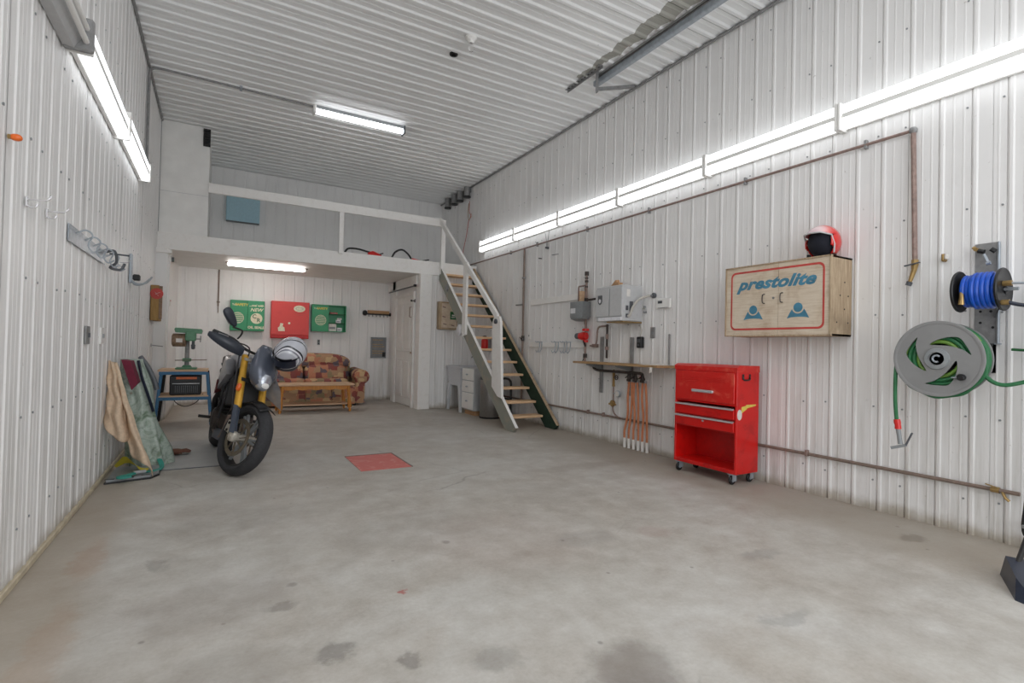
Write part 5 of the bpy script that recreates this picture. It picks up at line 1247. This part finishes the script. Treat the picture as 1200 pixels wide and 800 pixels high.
part('edge', M['steel'], t, lambda b: b.bb((.052, -.02, -.30), (.062, 0, .325), .002).bb((-.06, -.03, -.305), (.07, 0, -.297)))
part('fitting', M['brass'], t, lambda b: b.cyl((-.04, -.06, .285), (-.04, 0, .285), .012, 8).cyl((-.055, -.05, .30), (-.02, -.05, .27), .010, 8))
part('fitting', M['black'], t, lambda b: b.cyl((-.03, -.05, .275), (.0, -.05, .265), .014, 8).cyl((.03, -.05, .28), (.05, -.04, .26), .014, 8))
part('fitting', M['steel'], t, lambda b: b.cyl((.0, -.06, .25), (.02, -.05, .19), .009, 8).cyl((.01, -.05, .19), (.03, -.05, .195), .012, 8))
part('hole', M['black'], t, lambda b: [b.lathe([(.008, 0), (.008, .001)], 8, T(x, -.006, z) @ Rx(PI / 2)) for x, z in ((-.03, -.1), (.02, -.1), (-.03, -.17), (.03, -.2))])['kind'] = 'stuff'
t = thing('coil_fitting', 'tiny brass and white fitting on the right wall left of the reel plate', 'fitting', (RW, 1.52, 1.765), RWZ)
part('body', M['brass'], t, lambda b: b.cyl((0, -.03, .02), (0, -.03, -.02), .010, 8).cyl((0, -.03, -.018), (0, 0, -.018), .012, 8))
part('cap', M['paper'], t, lambda b: b.cyl((.018, -.03, .015), (.018, -.03, -.015), .012, 8))
t = thing('black_hose', 'black hose hanging down the wall to the floor at the right edge', 'hose', (RW, 1.065, 0), RWZ)
part('hose', M['black_matte'], t, lambda b: b.tube(cr([(-.015, -.06, 1.515), (-.02, -.07, 1.2), (-.02, -.07, .8), (-.02, -.07, .45), (-.035, -.07, .25), (-.045, -.06, .14), (-.03, -.05, .08), (.06, -.06, .016), (.2, -.1, .016)], 8), .0125, 8))
part('clip', M['steel_dull'], t, lambda b: b.bb((-.05, -.085, .135), (-.02, 0, .155), .003))
part('green_stub', M['green_dark'], t, lambda b: b.cyl((-.11, -.05, 1.165), (-.03, -.05, 1.16), .008, 8))
t = thing('floor_brush', 'dark navy brush head lying on the floor at the right edge', 'brush', (3.36, .925, 0), .35)
part('block', M['navy'], t, lambda b: b.hull([(-.19, -.02, .0), (-.17, -.05, .0), (.2, -.08, .0), (.2, .06, .0), (-.15, .03, .0), (-.14, -.02, .035), (.2, -.05, .10), (.2, .04, .10), (-.05, .02, .075)]))
part('bristles', M['black'], t, lambda b: b.hull([(-.2, -.03, 0), (-.17, -.065, 0), (.2, -.10, 0), (.2, -.04, .02), (-.18, -.02, .012)]))['kind'] = 'stuff'
part('handle', M['black_matte'], t, lambda b: b.cyl((.15, 0, .08), (.55, -.12, .35), .012, 8))
#@@RIGHT_END
#@@BIKE_BEGIN
# ------------------------------------------------------------------ motorcycle
def motorcycle():
    lean, head = math.radians(-10), math.radians(-85)
    t = thing('motorcycle', 'grey motorcycle with gold fork tubes parked with turned front wheel', 'motorcycle', (.03, 6.25, 0), rot=(lean, 0, head))
    # local: x forward, y to the rider's left, z up; rear tyre touches the floor at the origin
    rake = math.radians(25); U = Vector((-math.sin(rake), 0, math.cos(rake))); Hd = Vector((1.07, 0, .95))
    St = T(*Hd) @ Matrix.Rotation(math.radians(25), 4, U) @ T(*(-Hd))
    AX = Vector((1.425, 0, .30))
    def sp(name, mat, fn, parent=t, **k):      # part of the steered front end
        b = MB(); b.X = St; fn(b); return b.build(name, mat, parent, **k)
    def tyre(b, c, R_, w, n=56):
        pr = []
        for k in range(13):
            a = -1.35 + 2.7 * k / 12; pr.append((R_ - w * .40 * (1 - math.cos(a)) * 1.15, w / 2 * math.sin(a) / math.sin(1.35)))
        pr += [(R_ - w * .55, w * .40), (R_ - w * .62, w * .30), (R_ - w * .62, -w * .30), (R_ - w * .55, -w * .40)]
        b.lathe(pr, n, T(*c) @ Rx(PI / 2), close=True)
    def rim(b, c, R_, w):
        pr = [(R_, -w / 2), (R_ - .012, -w / 2), (R_ - .022, -w * .3), (R_ - .022, w * .3), (R_ - .012, w / 2), (R_, w / 2), (R_ - .006, 0)]
        b.lathe(pr, 48, T(*c) @ Rx(PI / 2), close=True)
    def spokes(b, c, R_, n=6):
        for k in range(n):
            for d in (-.10, .10):
                a = 2 * PI * k / n + d; a2 = 2 * PI * k / n + d * .4
                b.bar(Vector(c) + Vector((math.cos(a2) * .035, 0, math.sin(a2) * .035)), Vector(c) + Vector((math.cos(a) * R_, 0, math.sin(a) * R_)), .018, .022, (0, 1, 0))
    w = sp('front_wheel', M['rubber'], lambda b: tyre(b, AX, .302, .125))
    sp('rim', M['black_matte'], lambda b: rim(b, AX, .232, .09), w); sp('spokes', M['grey_mid'], lambda b: spokes(b, AX, .215), w)
    sp('hub', M['alu'], lambda b: b.cyl(AX + Vector((0, -.09, 0)), AX + Vector((0, .09, 0)), .035, 20), w)
    def disc(b, y, r=.155):
        b.lathe([(r, -.0025), (r, .0025), (r - .035, .0025), (r - .035, -.0025)], 40, T(AX.x, y, AX.z) @ Rx(PI / 2), close=True)
        for k in range(8): a = k * PI / 4; b.bar((AX.x + .04 * math.cos(a), y, AX.z + .04 * math.sin(a)), (AX.x + (r - .03) * math.cos(a + .2), y, AX.z + (r - .03) * math.sin(a + .2)), .004, .014, (0, 1, 0))
    for s in (-1, 1): sp('brake_disc', M['disc'], lambda b: disc(b, s * .072), w)
    tr = Vector((-.035, 0, -.0))     # fork legs sit behind the axle line
    for s in (-1, 1):
        base = AX + Vector((-.005, s * .108, 0)); top = base + U * .73
        sp('fork_tube', M['gold'], lambda b: b.tube([base + U * .245, base + U * .25, base + U * .53, base + U * .54, top], [.027, .031, .031, .029, .029], 18))
        f = sp('fork_lower', M['bike_dark'], lambda b: b.tube([base, base + U * .06, base + U * .25], [.028, .024, .022], 14).hull([base + U * a + Vector((dx, s * dy, 0)) for a, dx, dy in ((.03, .05, .028), (.03, .0, .040), (.27, .042, .022), (.27, .0, .036), (.17, .06, .030), (.03, .02, .0), (.27, .02, .0))]))
        c = sp('brake_caliper', M['alu'], lambda b: b.hull([AX + Vector((-.125 + x, s * (.055 + y), .06 + z)) for x, y, z in ((-.035, 0, -.05), (.03, 0, -.06), (-.045, 0, .06), (.02, 0, .07), (-.035, .05, -.04), (.025, .05, -.05), (-.035, .05, .05), (.015, .05, .055))]), f)
        sp('caliper_bolt', M['black_matte'], lambda b: b.cyl(AX + Vector((-.13, s * .10, .09)), AX + Vector((-.13, s * .112, .09)), .012, 8).cyl(AX + Vector((-.13, s * .10, .03)), AX + Vector((-.13, s * .112, .03)), .012, 8), f)
        sp('axle_clamp', M['alu'], lambda b: b.sell(base, (.04, .03, .045), .7, 14, 8).cyl(base - Vector((0, 0, 0)), base + Vector((0, s * .035, 0)), .018, 12), f)
    for d, wd in ((.51, .032), (.70, .026)):
        p = AX + Vector((-.005, 0, 0)) + U * d
        sp('triple_clamp', M['alu'] if d > .6 else M['black_matte'], lambda b: b.hull([p + U * du + Vector((dx, y, 0)) for du in (-wd / 2, wd / 2) for dx, y in ((.04, -.13), (.04, .13), (-.045, -.12), (-.045, .12), (-.07, 0))]))
    fd = sp('front_mudguard', M['black'], lambda b: b.rings([[AX + Vector(((.316 + .012 * (1 - abs(yy) / .075)) * math.cos(a), yy, (.316 + .012 * (1 - abs(yy) / .075)) * math.sin(a) - .02 * abs(yy) / .075)) for yy in (-.075, -.06, -.03, 0, .03, .06, .075)] for a in [math.radians(60 + k * 9) for k in range(11)]], cap=False, closed=False), ang=60)
    md = fd.modifiers.new('s', 'SOLIDIFY'); md.thickness = .004
    # handlebar, levers, guards, mirror
    bc = AX + U * .79 + Vector((-.02, 0, 0))
    hb = lambda s: [bc + Vector((0, s * .0, 0)), bc + Vector((0, s * .10, .0)), bc + Vector((-.01, s * .20, .045)), bc + Vector((-.05, s * .40, .055))]
    sp('handlebar', M['black_matte'], lambda b: b.tube(cr([bc + Vector((-.055, -.41, .055)), bc + Vector((-.02, -.24, .05)), bc + Vector((0, -.10, 0)), bc + Vector((0, .10, 0)), bc + Vector((-.02, .24, .05)), bc + Vector((-.055, .41, .055))], 5), .012, 10))
    for s in (-1, 1):
        a = bc + Vector((-.035, s * .29, .052)); e = bc + Vector((-.055, s * .405, .055))
        sp('grip', M['rubber'], lambda b: b.cyl(a, e, .018, 12))
        sp('lever', M['steel_dull'], lambda b: b.tube(cr([a + Vector((.02, 0, 0)), a + Vector((.06, s * .04, -.005)), e + Vector((.075, -s * .01, -.01))], 4), .006, 6))
        def guard(b):
            R0 = []
            for k in range(13):
                u = k / 12; y = s * (.17 + .285 * u); x = .085 - .10 * u ** 2.2; z = -.03 + .05 * u
                h = .046 * math.sin(PI * min(1, .18 + u * .80)) ** .6 + .012; th = .012 + .012 * math.sin(PI * u)
                c = bc + Vector((x, y, z))
                R0.append([c + Vector((0, 0, h * .8)), c + Vector((th, 0, h * .45)), c + Vector((th * 1.3, 0, -h * .3)), c + Vector((0, 0, -h)), c + Vector((-th * .6, 0, -h * .3)), c + Vector((-th * .4, 0, h * .45))])
            b.rings(R0)
        sp('hand_guard', M['guard'], guard, ang=50)
    ms = bc + Vector((.0, -.215, .06)); mt = bc + Vector((.03, -.225, .14)); mh = bc + Vector((.045, -.37, .205))
    sp('mirror_stalk', M['black_matte'], lambda b: b.tube(cr([ms, ms + Vector((.01, .01, .04)), mt, mh + Vector((0, .055, -.07))], 5), .0075, 8))
    Rm = Matrix.Rotation(math.radians(-40), 3, 'X')
    m_ = sp('mirror', M['guard'], lambda b: b.sell(mh, (.026, .092, .048), .75, 20, 12, R=Rm, f=lambda q: Vector((q.x, q.y, q.z * (1 - .45 * (q.y / .092 * .5 + .5))))))
    sp('mirror_glass', M['chrome'], lambda b: b.sell(mh + Vector((-.024, 0, 0)), (.003, .075, .036), .8, 16, 6, R=Rm), m_)
    # headlight mask
    mc = AX + U * .635 + Vector((.115, 0, 0))
    def mask(b):
        R0 = []
        for z, w_, f, d in ((-.20, .030, .075, .06), (-.15, .075, .105, .10), (-.08, .110, .110, .13), (.0, .125, .085, .15), (.07, .118, .045, .13), (.14, .100, .0, .10), (.20, .072, -.045, .05), (.245, .040, -.075, .022)):
            ring = []
            for k in range(20):
                a = PI * k / 19 - PI / 2
                ring.append(mc + Vector((f * math.cos(a) ** .8 if abs(math.cos(a)) > 1e-6 else 0, w_ * math.sin(a), z)) + Vector((-.02 - z * .10, 0, 0)))
            ring += [mc + Vector((-.02 - z * .10 - .012, w_ * .92 * math.sin(PI / 2 - PI * k / 9), z)) for k in range(10)]
            R0.append(ring)
        b.rings(R0)
    def mask2(b):
        R0 = []
        for z, w_, fwd, back in ((-.155, .040, .10, .03), (-.11, .085, .125, .02), (-.04, .115, .115, .0), (.03, .120, .085, -.02), (.10, .105, .045, -.04), (.17, .080, .0, -.07), (.225, .045, -.045, -.085)):
            ring = [mc + Vector((back + (fwd - back) * max(0, math.cos(a)) ** .7, w_ * math.sin(a), z)) for a in [math.radians(-90 + k * 12) for k in range(16)]]
            R0.append(ring)
        b.rings(R0)
    sp('headlight_mask', M['bike_grey'], mask2, ang=60)
    def lens(b):
        R0 = []
        for z, w_, fwd, back in ((-.165, .028, .112, .05), (-.135, .055, .136, .05), (-.085, .076, .132, .04), (-.045, .070, .124, .03), (-.02, .045, .116, .03)):
            R0.append([mc + Vector((back + (fwd - back) * max(0, math.cos(a)) ** .6, w_ * math.sin(a), z)) for a in [math.radians(-90 + k * 12) for k in range(16)]])
        b.rings(R0)
    hl = sp('headlight', M['lens'], lens, ang=60)
    sp('lamp', M['white'], lambda b: b.sell(mc + Vector((.122, 0, -.115)), (.02, .035, .028), .9, 14, 8), hl)
    sp('turn_signal', M['orange'], lambda b: b.sell(AX + U * .43 + Vector((.03, -.145, 0)), (.02, .02, .035), .8, 12, 8))
    sp('brake_hose', M['rubber'], lambda b: b.tube(cr([bc + Vector((.0, -.16, .02)), bc + Vector((.06, -.15, -.15)), AX + U * .40 + Vector((-.05, -.14, 0)), AX + Vector((-.13, -.105, .13))], 6), .007, 6))
    sp('cables', M['rubber'], lambda b: b.tube(cr([bc + Vector((.02, -.22, .03)), bc + Vector((.09, -.12, .0)), bc + Vector((-.05, -.05, -.25))], 6), .006, 6).tube(cr([bc + Vector((.02, .22, .03)), bc + Vector((.09, .12, .0)), bc + Vector((-.05, .05, -.25))], 6), .006, 6))
    # body
    def pt(name, mat, fn, parent=t, **k):
        b = MB(); fn(b); return b.build(name, mat, parent, **k)
    RA = (0, 0, .302)
    rw = pt('rear_wheel', M['rubber'], lambda b: tyre(b, RA, .305, .175))
    pt('rim', M['black_matte'], lambda b: rim(b, RA, .22, .13), rw); pt('spokes', M['grey_mid'], lambda b: spokes(b, RA, .20), rw)
    pt('rear_disc', M['disc'], lambda b: b.lathe([(.115, -.0025), (.115, .0025), (.07, .0025), (.07, -.0025)], 32, T(0, -.095, .302) @ Rx(PI / 2), close=True), rw)
    pt('swingarm', M['alu'], lambda b: [b.bar((-.02, s * .115, .302), (.50, s * .10, .38), .035, .075) for s in (-1, 1)] and b.bar((.42, -.11, .37), (.42, .11, .37), .06, .07))
    pt('tank', M['bike_silver'], lambda b: b.rings([[(x, w_ * math.copysign(abs(math.sin(a)) ** .8, math.sin(a)), zc + h * math.copysign(abs(math.cos(a)) ** .8, math.cos(a))) for a in [2 * PI * k / 24 for k in range(24)]] for x, w_, zc, h in ((.42, .07, .82, .03), (.47, .12, .82, .07), (.60, .155, .84, .11), (.75, .175, .87, .13), (.90, .165, .88, .12), (.98, .12, .87, .09), (1.0, .06, .86, .05))]), ang=70)
    for s in (-1, 1):
        sh = pt('side_shroud', M['bike_silver'], lambda b: b.hull([(x, s * y, z) for x, y, z in ((.62, .15, .83), (.70, .19, .90), (.95, .21, .95), (1.14, .215, .88), (1.20, .20, .80), (1.05, .23, .66), (.90, .225, .62), (.72, .20, .70), (.95, .13, .93), (1.1, .13, .80), (.9, .15, .64))]), ang=50)
        if s > 0: pt('shroud_tip', M['bike_silver'], lambda b: b.hull([(x, s * y, z) for x, y, z in ((1.02, .17, .86), (1.14, .20, .84), (1.24, .25, .72), (1.24, .285, .55), (1.16, .27, .58), (1.02, .22, .68), (1.05, .13, .82), (1.14, .14, .66))]), sh, ang=50)
        pt('red_panel', M['bike_red'], lambda b: b.hull([(x, s * y, z) for x, y, z in ((.86, .226, .72), (1.0, .236, .74), (1.05, .236, .66), (.92, .232, .60), (.80, .20, .62), (.9, .18, .70), (.95, .18, .64))]), sh)
        pt('frame_side', M['black_matte'], lambda b: b.tube([(1.03, s * .06, .86), (.85, s * .16, .68), (.55, s * .17, .52), (.46, s * .14, .36)], [.03, .028, .028, .03], 10).tube([(.62, s * .15, .58), (.9, s * .15, .46), (1.0, s * .07, .80)], .018, 8))
        pt('footpeg', M['black_matte'], lambda b: b.cyl((.44, s * .15, .34), (.44, s * .27, .34), .014, 8).bar((.44, s * .16, .34), (.60, s * .18, .32), .012, .02))
        pt('side_cover', M['bike_dark'], lambda b: b.hull([(x, s * y, z) for x, y, z in ((.20, .08, .78), (.50, .13, .80), (.52, .14, .60), (.36, .12, .58), (.2, .06, .72), (.4, .03, .7))]))
    pt('engine', M['dark_pipe'], lambda b: b.box((.68, 0, .38), (.34, .27, .24), .05).box((.84, 0, .55), (.17, .24, .24), .03, Matrix.Rotation(.5, 3, 'Y')).box((.62, 0, .60), (.16, .22, .20), .03, Matrix.Rotation(-.5, 3, 'Y')))
    pt('cylinder_fins', M['black_matte'], lambda b: [b.box((.87 + k * .016, 0, .56 + k * .03), (.20, .26, .010), .004, Matrix.Rotation(.5, 3, 'Y')) for k in range(-3, 4)])
    for s in (-1, 1): pt('engine_cover', M['dark_pipe'], lambda b: b.lathe([(.105, 0), (.10, .03), (.07, .045), (.01, .047)], 24, T(.62 - s * .04, s * .135, .36) @ Rx(-s * PI / 2)))
    pt('radiator', M['black_matte'], lambda b: b.box((1.06, 0, .66), (.04, .30, .26), .008, Matrix.Rotation(-.15, 3, 'Y')))
    pt('exhaust_header', M['brown_pipe'], lambda b: b.tube(cr([(.95, -.05, .52), (1.03, -.08, .42), (.98, -.10, .26), (.75, -.10, .20), (.45, -.12, .24)], 6), .021, 10).tube(cr([(.93, .05, .52), (1.0, .06, .40), (.94, .05, .26), (.72, .0, .20)], 6), .021, 10))
    pt('belly_pan', M['bike_dark'], lambda b: b.hull([(x, y, z) for x, y, z in ((1.0, -.10, .30), (1.0, .10, .30), (.95, -.12, .20), (.95, .12, .20), (.55, -.13, .17), (.55, .13, .17), (.5, -.13, .25), (.5, .13, .25))]))
    pt('seat', M['black_matte'], lambda b: b.rings([[(x, w_ * math.sin(a), zc + h * math.cos(a)) for a in [2 * PI * k / 16 for k in range(16)]] for x, w_, zc, h in ((-.28, .05, .93, .02), (-.22, .11, .92, .04), (.0, .13, .88, .05), (.25, .14, .83, .05), (.44, .09, .84, .05), (.5, .05, .85, .03))]), ang=70)
    pt('tail', M['bike_grey'], lambda b: b.hull([(x, y, z) for x, y, z in ((-.30, -.05, .90), (-.30, .05, .90), (-.1, -.13, .86), (-.1, .13, .86), (.2, -.12, .80), (.2, .12, .80), (.2, -.10, .72), (.2, .10, .72), (-.25, -.06, .84), (-.25, .06, .84))]))
    for s in (-1, 1): pt('silencer', M['black_matte'], lambda b: b.tube([(.18, s * .06, .64), (.1, s * .065, .70), (-.25, s * .065, .78), (-.28, s * .065, .79)], [.03, .045, .045, .03], 14))
    pt('side_stand', M['black_matte'], lambda b: b.tube([(.56, .14, .24), (.52, .30, .055)], .012, 8).box((.52, .31, .05), (.07, .05, .010), .002))
    pt('rear_fender', M['black'], lambda b: b.bar((-.26, 0, .86), (-.42, 0, .62), .14, .012))
    pt('wiring', M['rubber'], lambda b: b.tube(cr([(.95, -.16, .85), (1.03, -.18, .7), (.9, -.17, .5), (.75, -.17, .45)], 6), .010, 6).tube(cr([(.98, -.14, .80), (1.08, -.16, .6), (.98, -.16, .4)], 6), .008, 6))
motorcycle()
helmet('full_face_helmet', 'silver and black full face helmet hanging on the motorcycle handlebar', (.565, 4.93, 1.01), (math.radians(40), math.radians(30), math.radians(-40)), M['helm1'], .148, True)
#@@BIKE_END
